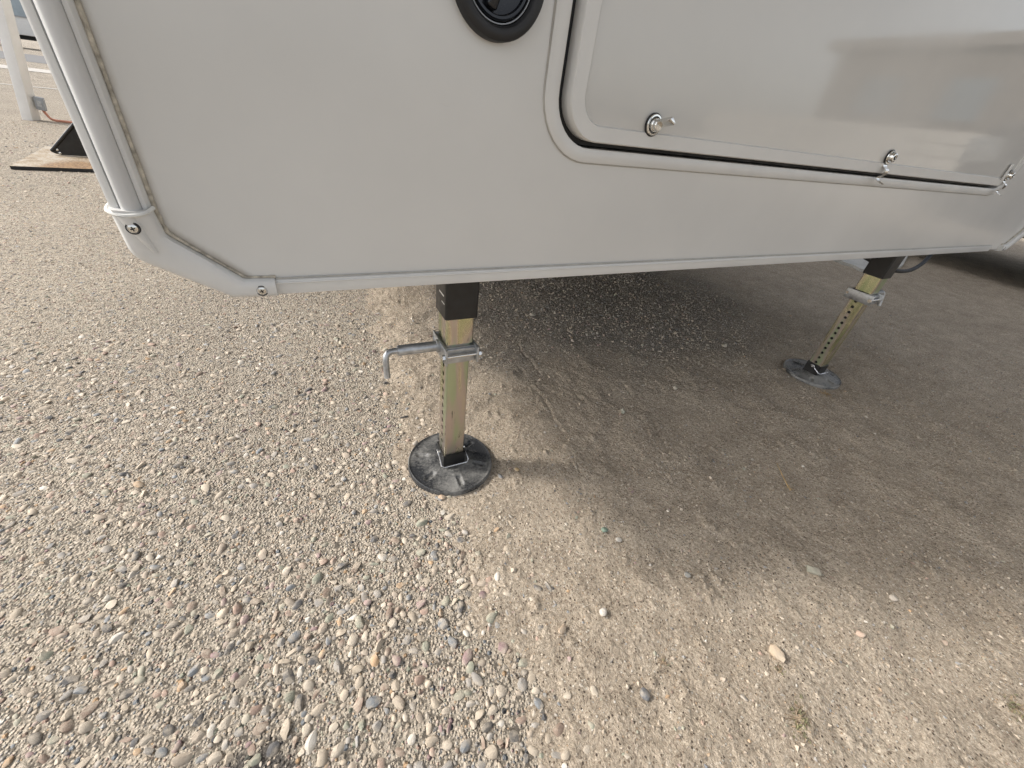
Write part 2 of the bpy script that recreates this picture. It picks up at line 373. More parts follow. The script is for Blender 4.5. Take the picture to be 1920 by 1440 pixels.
def sand_height(X, Y, detail=True):
    s = X - np.interp(Y, SB_Y, SB_X) + 0.075 * fbm(X, Y, 7, 4) + 0.035 * fbm(X + 9, Y, 40, 3)
    z = np.clip(s * 0.085, -0.012, 0.0075)
    inner = np.clip(s / 0.12, 0, 1)
    z = z + inner * (0.016 * fbm(X + 3, Y + 7, 2.2, 3) + 0.010 * fbm(X, Y, 11, 3)) + 0.0028 * fbm(X, Y, 60, 3, 0.65)
    z = np.where(s > 0.09, np.maximum(z, 0.0035 + 0.25 * (z - 0.0035)), z); z = np.where((s > 0.09) & (z < 0.0018), 0.0018, z)
    for (fx, fy) in ((0.2285, 0.634), (1.676, 0.620)):
        k = np.clip((np.hypot(X - fx, Y - fy) - 0.095) / 0.09, 0, 1); k = k * k * (3 - 2 * k); z = z * k + (0.0012 + 0.0006 * fbm(X, Y, 60, 2)) * (1 - k) * np.clip(s * 20 + 0.5, 0, 1)
    if not detail: return z
    for line in RUTS:
        for (a, b) in zip(line, line[1:]):
            a = np.array(a); b = np.array(b); d = b - a; L = np.hypot(*d)
            wx = X + 0.014 * fbm(X, Y, 14, 3); px, py = wx - a[0], Y - a[1]
            t = np.clip((px * d[0] + py * d[1]) / L ** 2, 0, 1)
            q = (px - t * d[0]) * (-d[1] / L) + (py - t * d[1]) * (d[0] / L); rr = np.hypot(px - t * d[0], py - t * d[1])
            prof = np.where(rr < 0.06, -0.0050 * np.exp(-(rr / 0.0045) ** 2) + 0.0022 * np.exp(-((rr - 0.011) / 0.006) ** 2) * (0.3 + 1.2 * (q > 0)), 0)
            z = z + inner * prof * np.clip(0.26 + 0.9 * fbm(X, Y, 16, 3), 0, 0.75)
    for cx, cy, rr in RINGS:
        d = np.hypot(X - cx, (Y - cy) * 1.15); z = z + inner * np.where(d < rr, 0.0010 * np.cos(d * 2 * math.pi / 0.011) * np.clip(1.3 - d / rr, 0, 1) * (0.5 + vnoise(X * 40, Y * 40)), 0)
    # crumbly clods
    cl = np.clip(fbm(X + 31, Y + 11, 34, 3, 0.6) - 0.42, 0, 1); z = z + inner * 0.020 * cl
    # trodden foot-prints / tyre ribs, low ripple running into the shade
    return z
def grow(a, b, step, ratio, sgn):
    out = []; s = step; x = a
    while (x < b) if sgn > 0 else (x > b):
        s *= ratio; x += sgn * s; out.append(x)
    return out
xs = np.concatenate([np.arange(-0.05, 1.7, 0.0036), grow(1.7, 11, 0.0036, 1.018, 1)])
ys = np.concatenate([grow(-0.40, -3.2, 0.0036, 1.03, -1)[::-1], np.arange(-0.40, 1.05, 0.0036), grow(1.05, 8.5, 0.0036, 1.018, 1)])
GX, GY = np.meshgrid(xs, ys, indexing='ij')
GZ = sand_height(GX, GY)
GZ = np.minimum(GZ, np.clip((10.6 - GX) * 0.01, -0.02, 1)); GZ = np.minimum(GZ, np.clip((GY + 3.0) * 0.01, -0.02, 1)); GZ = np.minimum(GZ, np.clip((8.2 - GY) * 0.01, -0.02, 1))
def grid_mesh(name, GX, GY, GZ):
    nx, ny = GX.shape; me = bpy.data.meshes.new(name)
    me.vertices.add(nx * ny); me.vertices.foreach_set('co', np.stack([GX, GY, GZ], -1).reshape(-1).astype(np.float32))
    idx = np.arange(nx * ny).reshape(nx, ny)
    q = np.stack([idx[:-1, :-1], idx[1:, :-1], idx[1:, 1:], idx[:-1, 1:]], -1).reshape(-1, 4)
    zf = GZ.reshape(-1); q = q[(zf[q] > -0.006).any(1)]
    me.loops.add(q.size); me.loops.foreach_set('vertex_index', q.reshape(-1).astype(np.int32))
    me.polygons.add(len(q)); me.polygons.foreach_set('loop_start', (np.arange(len(q)) * 4).astype(np.int32))
    try: me.polygons.foreach_set('loop_total', np.full(len(q), 4, np.int32))
    except Exception: pass
    me.update(calc_edges=True); return me
me = grid_mesh('sand', GX, GY, GZ)
def gravel_shade_mask(X, Y):
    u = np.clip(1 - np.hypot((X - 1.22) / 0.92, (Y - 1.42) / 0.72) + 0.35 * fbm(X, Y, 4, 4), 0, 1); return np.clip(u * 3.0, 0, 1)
at = me.attributes.new('gravel', 'FLOAT', 'POINT'); at.data.foreach_set('value', gravel_shade_mask(GX, GY).reshape(-1).astype(np.float32))  # weights the gravel and the shade painted with it
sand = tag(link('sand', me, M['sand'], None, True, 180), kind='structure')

bm = bmesh.new()
slab_poly = [(3.80, 2.3), (3.745, 1.90), (3.71, 1.75), (3.72, 1.66), (3.685, 1.60), (3.69, 1.53), (3.645, 1.465), (3.66, 1.40), (3.65, 1.345), (3.72, 1.335), (3.9, 1.39), (4.3, 1.47), (5.3, 1.83), (5.6, 2.6), (4.6, 3.0)]
top = [bm.verts.new((x, y, 0.027)) for x, y in slab_poly]; bot = [bm.verts.new((x, y, -0.03)) for x, y in slab_poly]
bm.faces.new(top)
for k in range(len(top)): bm.faces.new((top[k - 1], top[k], bot[k], bot[k - 1]))
tag(obj('concrete_slab', bm, M['slab'], None, False), kind='structure')

# ------------------------------------------------------------------ pebbles of the pavement
def unit_pebbles(n, sub):
    out = []
    for k in range(n):
        b = bmesh.new(); bmesh.ops.create_icosphere(b, subdivisions=sub, radius=1.0)
        ph = rng.random(6) * 9; am = rng.uniform(0.10, 0.22); P = rng.normal(size=(8, 3)); P /= np.linalg.norm(P, axis=1)[:, None]; cut = rng.uniform(0.48, 0.9, 8)
        for v in b.verts:
            c = np.array(v.co)
            for pn, ct in zip(P, cut):          # chop facets so the pebbles are not balls
                dd = c @ pn
                if dd > ct: c = c - pn * (dd - ct) * 0.95
            r = 1 + am * (math.sin(2.3 * c[0] + ph[0]) * math.cos(1.9 * c[1] + ph[1]) + 0.6 * math.sin(3.1 * c[2] + ph[2]))
            v.co = Vector(c * r)
        bmesh.ops.recalc_face_normals(b, faces=b.faces[:]); bmesh.ops.triangulate(b, faces=b.faces[:])
        V = np.array([v.co[:] for v in b.verts]); F = np.array([[v.index for v in f.verts] for f in b.faces]); b.free(); out.append((V, F))
    return out
def unit_grit(n):
    out = []
    for k in range(n):
        V = np.array([(1, 0, 0), (-1, 0, 0), (0, 1, 0), (0, -1, 0), (0, 0, 1), (0, 0, -1)], float) * rng.uniform(0.7, 1.15, (6, 1)) + rng.normal(0, 0.12, (6, 3))
        out.append((V, np.array([(0, 2, 4), (2, 1, 4), (1, 3, 4), (3, 0, 4), (2, 0, 5), (1, 2, 5), (3, 1, 5), (0, 3, 5)])))
    return out
GRIT = unit_grit(12)
PEB1 = unit_pebbles(8, 1); PEB2 = unit_pebbles(10, 2)
def rot_mats(n, tilt=0.35):
    a = rng.uniform(0, 2 * math.pi, n); b = rng.normal(0, tilt, n); c = rng.normal(0, tilt, n)
    ca, sa, cb, sb, cc, scn = np.cos(a), np.sin(a), np.cos(b), np.sin(b), np.cos(c), np.sin(c)
    Z = np.zeros(n); O = np.ones(n)
    Rz = np.stack([ca, -sa, Z, sa, ca, Z, Z, Z, O], -1).reshape(n, 3, 3); Rx = np.stack([O, Z, Z, Z, cb, -sb, Z, sb, cb], -1).reshape(n, 3, 3); Ry = np.stack([cc, Z, scn, Z, O, Z, -scn, Z, cc], -1).reshape(n, 3, 3)
    return Rz @ Rx @ Ry
CMn = np.array(CM)
def to_px(P):
    q = (np.asarray(P) - np.array([0, 0, CAM_H])) @ CMn
    d = -q[:, 2]; return 960 + 745 * q[:, 0] / d, 720 - 745 * q[:, 1] / d, d
def merge_stones(name, pos, size, Rm, prot, shapes, mat, parent, col):
    Vs, Fs, Cs = [], [], []; off = 0
    which = rng.integers(0, len(shapes), len(pos))
    for s, (V, F) in enumerate(shapes):
        k = np.where(which == s)[0]
        if not len(k): continue
        W = np.einsum('nij,nvj->nvi', Rm[k], V[None] * size[k][:, None, :]) + pos[k][:, None, :]
        Vs.append(W.reshape(-1, 3)); nv = len(V)
        Fs.append((F[None] + (off + np.arange(len(k)) * nv)[:, None, None]).reshape(-1, 3)); off += len(k) * nv
        Cs.append(np.repeat(col[k], nv, 0))
    V = np.concatenate(Vs); F = np.concatenate(Fs); C = np.concatenate(Cs)
    me = bpy.data.meshes.new(name); me.vertices.add(len(V)); me.vertices.foreach_set('co', V.reshape(-1).astype(np.float32))
    me.loops.add(F.size); me.loops.foreach_set('vertex_index', F.reshape(-1).astype(np.int32)); me.polygons.add(len(F))
    me.polygons.foreach_set('loop_start', (np.arange(len(F)) * 3).astype(np.int32))
    try: me.polygons.foreach_set('loop_total', np.full(len(F), 3, np.int32))
    except Exception: pass
    me.update(calc_edges=True)
    a = me.attributes.new('stone_colour', 'FLOAT_COLOR', 'POINT'); a.data.foreach_set('color', np.concatenate([C, np.ones((len(C), 1))], 1).reshape(-1).astype(np.float32))
    o = link(name, me, mat, parent, True, 36); o['kind'] = 'stuff'; return o

def scatter(n, x0, x1, y0, y1, rmin, rmax, power):
    x = rng.uniform(x0, x1, n); y = rng.uniform(y0, y1, n)
    r = rmin + (rmax - rmin) * rng.random(n) ** power
    return x, y, r
batches = [scatter(2400, -0.25, 0.24, -0.1, 0.5, 0.003, 0.0104, 2.2), scatter(80000, -1.3, 0.36, -0.25, 1.5, 0.0016, 0.0090, 5.0), scatter(40000, -2.1, 0.36, 1.5, 3.2, 0.0026, 0.0075, 3.0), scatter(12000, -3.4, -0.6, 3.2, 6.5, 0.0055, 0.012, 2.0)]
px_all = np.concatenate([b[0] for b in batches]); py_all = np.concatenate([b[1] for b in batches]); pr_all = np.concatenate([b[2] for b in batches])
sx, sy, sd = to_px(np.stack([px_all, py_all, np.zeros_like(px_all)], 1))
# clumpy: aggregate shows in drifts
keep = (sd > 0.05) & (sx > -120) & (sx < 2040) & (sy > -60) & (sy < 1560)
keep &= rng.random(len(px_all)) < np.clip(0.80 + 0.9 * fbm(px_all, py_all, 6, 3), 0.2, 1)
s_edge = px_all - np.interp(py_all, SB_Y, SB_X); keep &= rng.random(len(px_all)) < np.clip(1.1 - s_edge / 0.14, 0.0, 1)
px_all, py_all, pr_all, sd = px_all[keep], py_all[keep], pr_all[keep], sd[keep]
# thin out overlaps of the larger ones with a coarse hash
order = np.argsort(-pr_all); taken = {}; ok = np.zeros(len(pr_all), bool)
for i in order:
    c = 0.011; gx, gy = int(math.floor(px_all[i] / c)), int(math.floor(py_all[i] / c)); good = True
    for ax in (-2, -1, 0, 1, 2):
        for ay in (-2, -1, 0, 1, 2):
            for j in taken.get((gx + ax, gy + ay), ()):
                if (px_all[i] - px_all[j]) ** 2 + (py_all[i] - py_all[j]) ** 2 < (0.82 * (pr_all[i] + pr_all[j])) ** 2: good = False; break
            if not good: break
        if not good: break
    if good: taken.setdefault((gx, gy), []).append(i); ok[i] = True
px_all, py_all, pr_all, sd = px_all[ok], py_all[ok], pr_all[ok], sd[ok]
N = len(px_all)
size = np.stack([pr_all * rng.uniform(0.95, 1.45, N), pr_all * rng.uniform(0.7, 1.0, N), pr_all * rng.uniform(0.45, 0.75, N)], 1)
Rm = rot_mats(N, 0.22)
emb = rng.uniform(-0.88, 0.06, N)
shz = np.maximum(sand_height(px_all, py_all, False), 0) * 0.8
pos = np.stack([px_all, py_all, size[:, 2] * emb + shz], 1)
col = np.where((pr_all > 0.0034)[:, None], PALC[rng.choice(len(PALC), N, p=PALW2)], PALC[rng.choice(len(PALC), N, p=PALW)]) * rng.uniform(0.8, 1.15, (N, 1))
app = pr_all / sd; big = np.argsort(-np.where((pos[:, 2] + size[:, 2] > 0.001), app, 0))[:300]
sel = np.zeros(N, bool); sel[big] = True
stone_me = []
for k, (V, F) in enumerate(PEB2):
    me = bpy.data.meshes.new('stone'); me.from_pydata(V.tolist(), [], F.tolist()); me.materials.append(M['pebble']); smooth_mesh(me, 34); stone_me.append(me)
for i in big:
    o = bpy.data.objects.new('stone', stone_me[int(rng.integers(0, 10))]); COL.objects.link(o)
    m3 = Matrix(Rm[i].tolist()) @ Matrix.Diagonal(Vector(size[i].tolist()))
    o.matrix_world = Matrix.Translation(pos[i].tolist()) @ m3.to_4x4(); o.parent = pave
near = (~sel) & (app > 0.006); far = (~sel) & ~(app > 0.006)
merge_stones('small_stones', pos[near], size[near], Rm[near], None, PEB2, M['pebbles'], pave, col[near])
merge_stones('fine_gravel', pos[far], size[far], Rm[far], None, PEB1, M['pebbles'], pave, col[far])

# grit lying on the sand
n = 110000
gx = rng.uniform(0.12, 2.9, n); gy = rng.uniform(-0.4, 2.2, n); gr = 0.0011 + 0.0036 * rng.random(n) ** 4.5
gm = gravel_shade_mask(gx, gy); gr = gr * (1 + 0.9 * gm * rng.random(n))
sx, sy, gd = to_px(np.stack([gx, gy, np.zeros(n)], 1))
k = (gd > 0.05) & (sx > -50) & (sx < 1980) & (sy < 1500) & (sand_height(gx, gy, False) > 0.002) & (rng.random(n) < 0.45 + 0.55 * gm + 0.7 * fbm(gx, gy, 5, 3))
gx, gy, gr = gx[k], gy[k], gr[k]; n = len(gx)
gs = np.stack([gr * rng.uniform(1, 1.4, n), gr * rng.uniform(0.7, 1, n), gr * rng.uniform(0.5, 0.85, n)], 1)
gp = np.stack([gx, gy, sand_height(gx, gy) + gs[:, 2] * 0.2], 1)
gc = PALC[rng.choice(len(PALC), n, p=PALW)] * rng.uniform(0.75, 1.25, (n, 1))
merge_stones('sand_grit', gp, gs, rot_mats(n), None, GRIT, M['pebbles'], sand, gc)

n = 3200
bx = rng.uniform(0.14, 3.0, n); by = rng.uniform(-0.4, 2.3, n); br = 0.0018 + 0.0042 * rng.random(n) ** 3
k = (sand_height(bx, by, False) > 0.0015) & (np.hypot(bx - 0.2285, by - 0.634) > 0.112) & (np.hypot(bx - 1.676, by - 0.62) > 0.112) & (rng.random(n) < np.clip(0.25 + 0.9 * fbm(bx + 4, by, 3, 3) + 0.5 * gravel_shade_mask(bx, by), 0.03, 1) * np.where(by < 0.35, 0.5, 1.0))
bx, by, br = bx[k], by[k], br[k]; n = len(bx)
bs = np.stack([br * rng.uniform(1, 1.4, n), br * rng.uniform(0.75, 1, n), br * rng.uniform(0.5, 0.8, n)], 1)
merge_stones('scattered_stones', np.stack([bx, by, sand_height(bx, by) + bs[:, 2] * 0.3], 1), bs, rot_mats(n), None, PEB1, M['pebbles'], sand, PALC[rng.choice(len(PALC), n, p=PALW2)] * rng.uniform(0.8, 1.2, (n, 1)))
def sz(x, y): return float(sand_height(np.array([x]), np.array([y]))[0])
# loose stones one could pick up from the sand
LOOSE = [
 (0.609, 0.03, 0.0130, (0.58, 0.45, 0.32), 'angular peach tan stone, largest loose one in the right foreground'),
 (0.822, 0.10, 0.0135, (0.36, 0.36, 0.29), 'rounded grey green stone on the sand at the shadow edge, right of centre'),
 (0.365, 0.201, 0.0082, (0.70, 0.66, 0.60), 'white stone on the sand below the near foot pad'),
 (0.285, 0.208, 0.0076, (0.62, 0.44, 0.29), 'pale orange stone on the sand near the gravel edge'),
 (0.473, 0.34, 0.0074, (0.20, 0.29, 0.23), 'dark green stone on sunlit sand right of the near foot pad'),
 (0.487, 0.311, 0.0062, (0.62, 0.58, 0.52), 'small whitish stone right beside the dark green stone'),
 (0.934, -0.002, 0.0070, (0.62, 0.55, 0.47), 'pale flat stone in the right foreground, nearest the right edge'),
 (0.786, -0.012, 0.0064, (0.55, 0.40, 0.31), 'small pinkish stone between the peach stone and the right edge'),
 (1.469, 0.869, 0.0125, (0.46, 0.42, 0.34), 'pale stone in the shade left of the far foot pad'),
 (0.811, 1.313, 0.0125, (0.55, 0.50, 0.42), 'cream stone in shadow close under the trailer skirt'),
 (1.031, 0.70, 0.0085, (0.55, 0.51, 0.44), 'cream stone on shaded sand midway between the two foot pads'),
 (0.769, 0.655, 0.0085, (0.38, 0.40, 0.33), 'grey green stone beside the drag marks in the sand'),
 (0.367, 0.554, 0.0060, (0.60, 0.42, 0.20), 'orange stone just right of the near foot pad'),
 (0.323, 0.553, 0.0068, (0.28, 0.29, 0.30), 'blue grey stone touching the sand beside the near foot pad rim'),
 (0.358, 0.077, 0.0082, (0.15, 0.165, 0.19), 'dark slate blue stone on the sand at the bottom centre'),
 (0.566, 0.196, 0.0058, (0.24, 0.27, 0.28), 'small blue grey stone on sand at the shadow edge near centre'),
 (0.178, 0.541, 0.0062, (0.60, 0.42, 0.28), 'tan orange stone in front of the near foot pad'),
]
for k, (x, y, r, c, lb) in enumerate(LOOSE):
    V, F = PEB2[k % 10]
    me = bpy.data.meshes.new('loose_stone'); me.from_pydata(V.tolist(), [], F.tolist()); me.materials.append(mat_stone_col('loose_stone_colour', c)); smooth_mesh(me, 32)
    o = bpy.data.objects.new('loose_stone', me); COL.objects.link(o)
    o.scale = (r * 1.2, r * 0.95, r * 0.72); o.rotation_euler = (random.uniform(-.3, .3), random.uniform(-.3, .3), random.uniform(0, 6.28)); o.location = (x, y, sz(x, y) + r * 0.38)
    tag(o, lb, 'stone', 'loose stones on the sand')

# ------------------------------------------------------------------ the fifth-wheel trailer
XL, XR, ZB, ZT, YB = -0.170, 2.425, 0.485, 3.55, 8.6
T = empty('fifth_wheel_trailer', ((XL + XR) / 2, FACE_Y, 0))
tag(T, 'large pale grey trailer front with storage door, standing on two landing legs', 'trailer')
def part(name, bm, mat, parent=None, ang=40, smooth=True):
    o = obj(name, bm, mat, None, smooth, ang); p = parent or T
    reparent(o, p); return o
CHX, CHZ = 0.112, 0.105        # chamfered lower corners
OVZ = 2.05                     # height of the bedroom overhang's underside
# front wall: outline polygon with chamfers and a hole for the storage compartment, 30 mm thick
door_out = rrect(0.3300, 1.9265, 0.6782, 1.5632, 0.063)
wall_out = [(XL + 0.004, OVZ), (XL + 0.004, ZB + CHZ - 0.04), (XL + CHX - 0.03, ZB + 0.004), (XR - CHX + 0.03, ZB + 0.004), (XR - 0.004, ZB + CHZ - 0.02), (XR - 0.004, OVZ)]
bm = bmesh.new()
ov = [bm.verts.new((x, FACE_Y, z)) for x, z in wall_out]; iv = [bm.verts.new((x, FACE_Y, z)) for x, z in door_out]
es = [bm.edges.new((ov[k - 1], ov[k])) for k in range(len(ov))] + [bm.edges.new((iv[k - 1], iv[k])) for k in range(len(iv))]
bmesh.ops.triangle_fill(bm, use_beauty=True, edges=es)
for f in list(bm.faces):
    c = f.calc_center_median()
    if 0.345 < c.x < 1.91 and 0.70 < c.z < 1.54 and all(v in iv for v in f.verts): bm.faces.remove(f)
bv = [bm.verts.new((x, FACE_Y + 0.035, z)) for x, z in door_out]
for k in range(len(iv)): bm.faces.new((iv[k - 1], iv[k], bv[k], bv[k - 1]))
part('front_wall', bm, M['wall'], ang=20)
# compartment recess behind the gap
bm = bmesh.new(); box(bm, (0.30, FACE_Y + 0.036, 0.64), (1.96, FACE_Y + 0.30, 1.60)); part('compartment', bm, M['under'], smooth=False)
# body shell behind the wall
bm = bmesh.new()
prof = [(FACE_Y + 0.31, ZB + 0.06), (YB, ZB + 0.06), (YB, ZT), (-0.95, ZT), (-1.3, ZT - 0.2), (-1.45, ZT - 0.6), (-1.38, OVZ + 0.42), (-1.15, OVZ + 0.12), (-0.8, OVZ), (FACE_Y + 0.31, OVZ)]
A = [bm.verts.new((XL + 0.006, y, z)) for y, z in prof]; B = [bm.verts.new((XR - 0.006, y, z)) for y, z in prof]
bm.faces.new(A); bm.faces.new(B)
for k in range(len(A)): bm.faces.new((A[k - 1], A[k], B[k], B[k - 1]))
part('body_shell', bm, M['door'], ang=30)
# side skirts with the chamfer carried back
bm = bmesh.new()
for x0, x1, s in ((XL + 0.006, XL + 0.03, 1), (XR - 0.03, XR - 0.006, -1)):
    box(bm, (x0, FACE_Y + 0.02, ZB + CHZ - 0.04), (x1, YB - 0.02, ZB + 0.25))
part('side_skirt', bm, M['door'], smooth=False)
bm = bmesh.new(); box(bm, (XL + 0.02, FACE_Y + 0.03, ZB + 0.03), (XR - 0.02, YB - 0.05, ZB + 0.055)); part('underbelly', bm, M['under'], smooth=False)
for xx in (0.42, 1.88):
    bm = bmesh.new(); box(bm, (xx - 0.03, FACE_Y + 0.06, ZB - 0.01), (xx + 0.03, YB - 0.3, ZB + 0.029), 0.003); part('chassis_rail', bm, M['blackpaint'])
# bottom trim strip with a thin lip
bm = bmesh.new()
box(bm, (-0.044, FACE_Y - 0.006, ZB + 0.0005), (2.205, FACE_Y + 0.02, ZB + 0.0195), 0.0022, 2)
box(bm, (-0.044, FACE_Y - 0.0078, ZB + 0.0150), (2.205, FACE_Y - 0.0045, ZB + 0.0172), 0.0006, 1)
part('bottom_trim', bm, M['trim'])
bm = bmesh.new(); sweep(bm, [(-0.04, FACE_Y - 0.002, ZB + 0.0205), (1.0, FACE_Y - 0.002, ZB + 0.0207), (2.2, FACE_Y - 0.002, ZB + 0.0205)], 0.0011, 6); part('trim_sealant', bm, M['lineseal'])
# corner mouldings: flange, bead insert, flange
def moulding(x_out, s):
    """s=+1: x grows inwards"""
    prof = [(-0.001, 0.03), (-0.0015, 0.002), (0.0, -0.006), (0.003, -0.0085), (0.0075, -0.009), (0.0082, -0.0072), (0.0090, -0.0072), (0.0100, -0.0125), (0.014, -0.0165), (0.0185, -0.0172), (0.0225, -0.0150), (0.0250, -0.0100), (0.0258, -0.0072), (0.0264, -0.0085), (0.0300, -0.0082), (0.0325, -0.005), (0.033, 0.004)]
    b = bmesh.new(); z0, z1 = (ZB + 0.100, OVZ)
    zz = np.linspace(z0, z1, 5); rg = []
    for z in zz: rg.append([b.verts.new((x_out + s * px_, FACE_Y + py_, z)) for px_, py_ in prof])
    for A_, B_ in zip(rg, rg[1:]):
        for k in range(len(prof) - 1):
            f = b.faces.new((A_[k], A_[k + 1], B_[k + 1], B_[k])); f.material_index = 1 if 6 <= k <= 11 else 0
    b.faces.new(rg[0]); b.faces.new(rg[-1])
    return part('corner_moulding', b, [M['mould'], M['vinyl']], ang=38)
mo = moulding(XL, 1)
for xx in (0.0086,):
    b = bmesh.new(); sweep(b, [(XL + xx, FACE_Y - 0.0073, ZB + 0.102), (XL + xx, FACE_Y - 0.0073, OVZ)], 0.0007, 6); part('groove_seal', b, M['greybox'], mo)
b = bmesh.new(); sweep(b, [(XL + 0.0345, FACE_Y - 0.001, z) for z in np.linspace(ZB + 0.085, OVZ, 60)], [0.0015 + 0.0010 * random.random() for _ in range(60)], 7)
part('sealant', b, M['seal'], mo)
moulding(XR, -1)
# moulded corner boots
def boot(s, x0):
    out = [(-0.0015, 0.104), (-0.0005, 0.058), (0.006, 0.048), (0.080, 0.0), (0.1285, -0.0015)]
    inn = [(0.033, 0.102), (0.0365, 0.076), (0.0425, 0.070), (0.096, 0.0225), (0.1285, 0.0215)]
    # resample both edges to the same count
    def res(P, n):
        P = np.array(P); d = np.r_[0, np.cumsum(np.hypot(*np.diff(P, axis=0).T))]; t = np.linspace(0, d[-1], n)
        return np.stack([np.interp(t, d, P[:, 0]), np.interp(t, d, P[:, 1])], 1)
    n = 33; O, I = res(out, n), res(inn, n)
    b = bmesh.new(); rows = []
    hgt = [0.014, 0.000, -0.0075, -0.0115, -0.0125, -0.0125, -0.0115, -0.0085, 0.002]; tt = [0.0, 0.0, 0.05, 0.16, 0.35, 0.65, 0.86, 0.97, 1.0]
    for k in range(n):
        t01 = k / (n - 1); lift = 1.0 + 0.55 * max(0, 1 - t01 / 0.30) ** 1.2
        row = []
        for q, (hh, t) in enumerate(zip(hgt, tt)):
            p = O[k] * (1 - t) + I[k] * t; y = hh * (lift if hh < 0 else 1)
            row.append(b.verts.new((x0 + s * p[0], FACE_Y + y, ZB + p[1])))
        rows.append(row)
    for A_, B_ in zip(rows, rows[1:]):
        for q in range(len(hgt) - 1): b.faces.new((A_[q], A_[q + 1], B_[q + 1], B_[q]))
    for r_ in (rows[0], rows[-1]): b.faces.new(r_)
    bo = part('corner_boot', b, M['mould'], ang=45)
    # collar bead at the top where the boot meets the moulding
    b = bmesh.new(); lip = [(-0.0025, 0.006), (-0.003, -0.006), (0.002, -0.014), (0.010, -0.0195), (0.018, -0.021), (0.026, -0.019), (0.031, -0.015), (0.0345, -0.006)]
    sweep(b, smooth_path([(x0 + s * a, FACE_Y + y, ZB + 0.1035 - 0.0045 * math.sin(math.pi * i / 7)) for i, (a, y) in enumerate(lip)], 4), 0.0021, 7); part('sealant_bead', b, M['whiteseal'], bo)
    # scooped screw recess: raised tapering tongue with a socket
    b = bmesh.new()
    tg = [(0.0125, 0.098, 0.0095, 0.0230), (0.0150, 0.088, 0.0085, 0.0215), (0.0190, 0.075, 0.0060, 0.0190), (0.0240, 0.060, 0.0028, 0.0155)]
    prev = None
    for (cx, cz, hw, hh) in tg:
        row = [b.verts.new((x0 + s * (cx + hw * u), FACE_Y - (0.012 + (hh - 0.012) * (1 - u * u) ** 0.8), ZB + cz)) for u in np.linspace(-1, 1, 9)]
        if prev:
            for q in range(8): b.faces.new((prev[q], prev[q + 1], row[q + 1], row[q]))
        prev = row
    part('screw_boss', b, M['mould'], bo, ang=60)
    def screw(cx, cz, yoff, r):
        b = bmesh.new(); mt = Matrix.Translation((x0 + s * cx, -yoff, ZB + cz)) @ FM
        lathe(b, [(r * 1.45, -0.001), (r * 1.45, 0.0004), (r * 1.2, 0.0008), (r * 1.18, 0.0001)], mt, 20, 1)
        lathe(b, [(r * 1.12, 0.0), (r, 0.0012), (r * 0.6, 0.0019), (0, 0.0021)], mt, 20, 0)
        for rot in (0.3, 0.3 + math.pi / 2): box(b, (-r * 0.5, -r * 0.12, 0.0014), (r * 0.5, r * 0.12, 0.0024), mi=1, mtx=mt @ Matrix.Rotation(rot, 4, 'Z'))
        part('screw', b, [M['chrome'], M['rubber']], bo)
    screw(0.0155, 0.0868, 0.0203, 0.0042); screw(0.1125, 0.0095, 0.0118, 0.0046)
    # grime line where the boot meets the wall
    b = bmesh.new(); pts = [(x0 + s * (a + 0.0012), FACE_Y - 0.0012, ZB + c + 0.0012) for a, c in I]
    sweep(b, pts, [0.0013 + 0.0010 * random.random() for _ in pts], 7); part('sealant', b, M['seal'], bo)
    return bo
boot(1, XL)
boot(-1, XR)
# ---- storage compartment opening frame and door
b = bmesh.new()
o_ = rrect(0.3095, 1.947, 0.6605, 1.58, 0.082); o2 = rrect(0.3115, 1.945, 0.6625, 1.578, 0.080)
i2 = rrect(0.3290, 1.9275, 0.6772, 1.5643, 0.064); i_ = rrect(0.3305, 1.9260, 0.6787, 1.5628, 0.0625)
ring_sweep(b, [(o_, FACE_Y + 0.001), (o_, FACE_Y - 0.0028), (o2, FACE_Y - 0.0042), (i2, FACE_Y - 0.0042), (i_, FACE_Y - 0.0030), (i_, FACE_Y + 0.034)])
fr = part('opening_frame', b, M['trim'], ang=50)
b = bmesh.new(); sweep(b, [(x, FACE_Y - 0.0008, z) for x, z in rrect(0.3087, 1.9478, 0.6597, 1.5808, 0.0828)] + [(1.947 - 0.082, FACE_Y - 0.0008, 0.6597)], 0.0010, 5); part('frame_sealant', b, M['lineseal'], fr)
b = bmesh.new()
ring_sweep(b, [(rrect(0.3345, 1.9222, 0.6815, 1.559, 0.0595), FACE_Y + 0.012), (rrect(0.3345, 1.9222, 0.6815, 1.559, 0.0595), FACE_Y + 0.024), (rrect(0.347, 1.910, 0.694, 1.546, 0.05), FACE_Y + 0.024), (rrect(0.347, 1.910, 0.694, 1.546, 0.05), FACE_Y + 0.012)], close_profile=True)
part('bulb_seal', b, M['rubber'], fr, ang=60)
DY = FACE_Y - 0.0125
b = bmesh.new()
d0 = rrect(0.3440, 1.9120, 0.6872, 1.548, 0.0535); d1 = rrect(0.3455, 1.9105, 0.6887, 1.5465, 0.052); d2 = rrect(0.3650, 1.891, 0.7065, 1.5310, 0.0365)
d3 = rrect(0.3668, 1.8892, 0.7083, 1.5292, 0.0347)
ring_sweep(b, [(d0, FACE_Y + 0.02), (d0, DY + 0.0022), (d1, DY), (d2, DY), (d3, DY + 0.0024), (d3, DY + 0.004)])
dt = None
door = None
bp = bmesh.new()
rg = ring_sweep(bp, [(d3, FACE_Y + 0.018), (d3, DY + 0.0026)]); bp.faces.new(rg[1]); bp.faces.new(rg[0])
door = part('storage_door', bp, M['door'], ang=30)
dt = part('door_frame', b, M['trim'], door, ang=50)
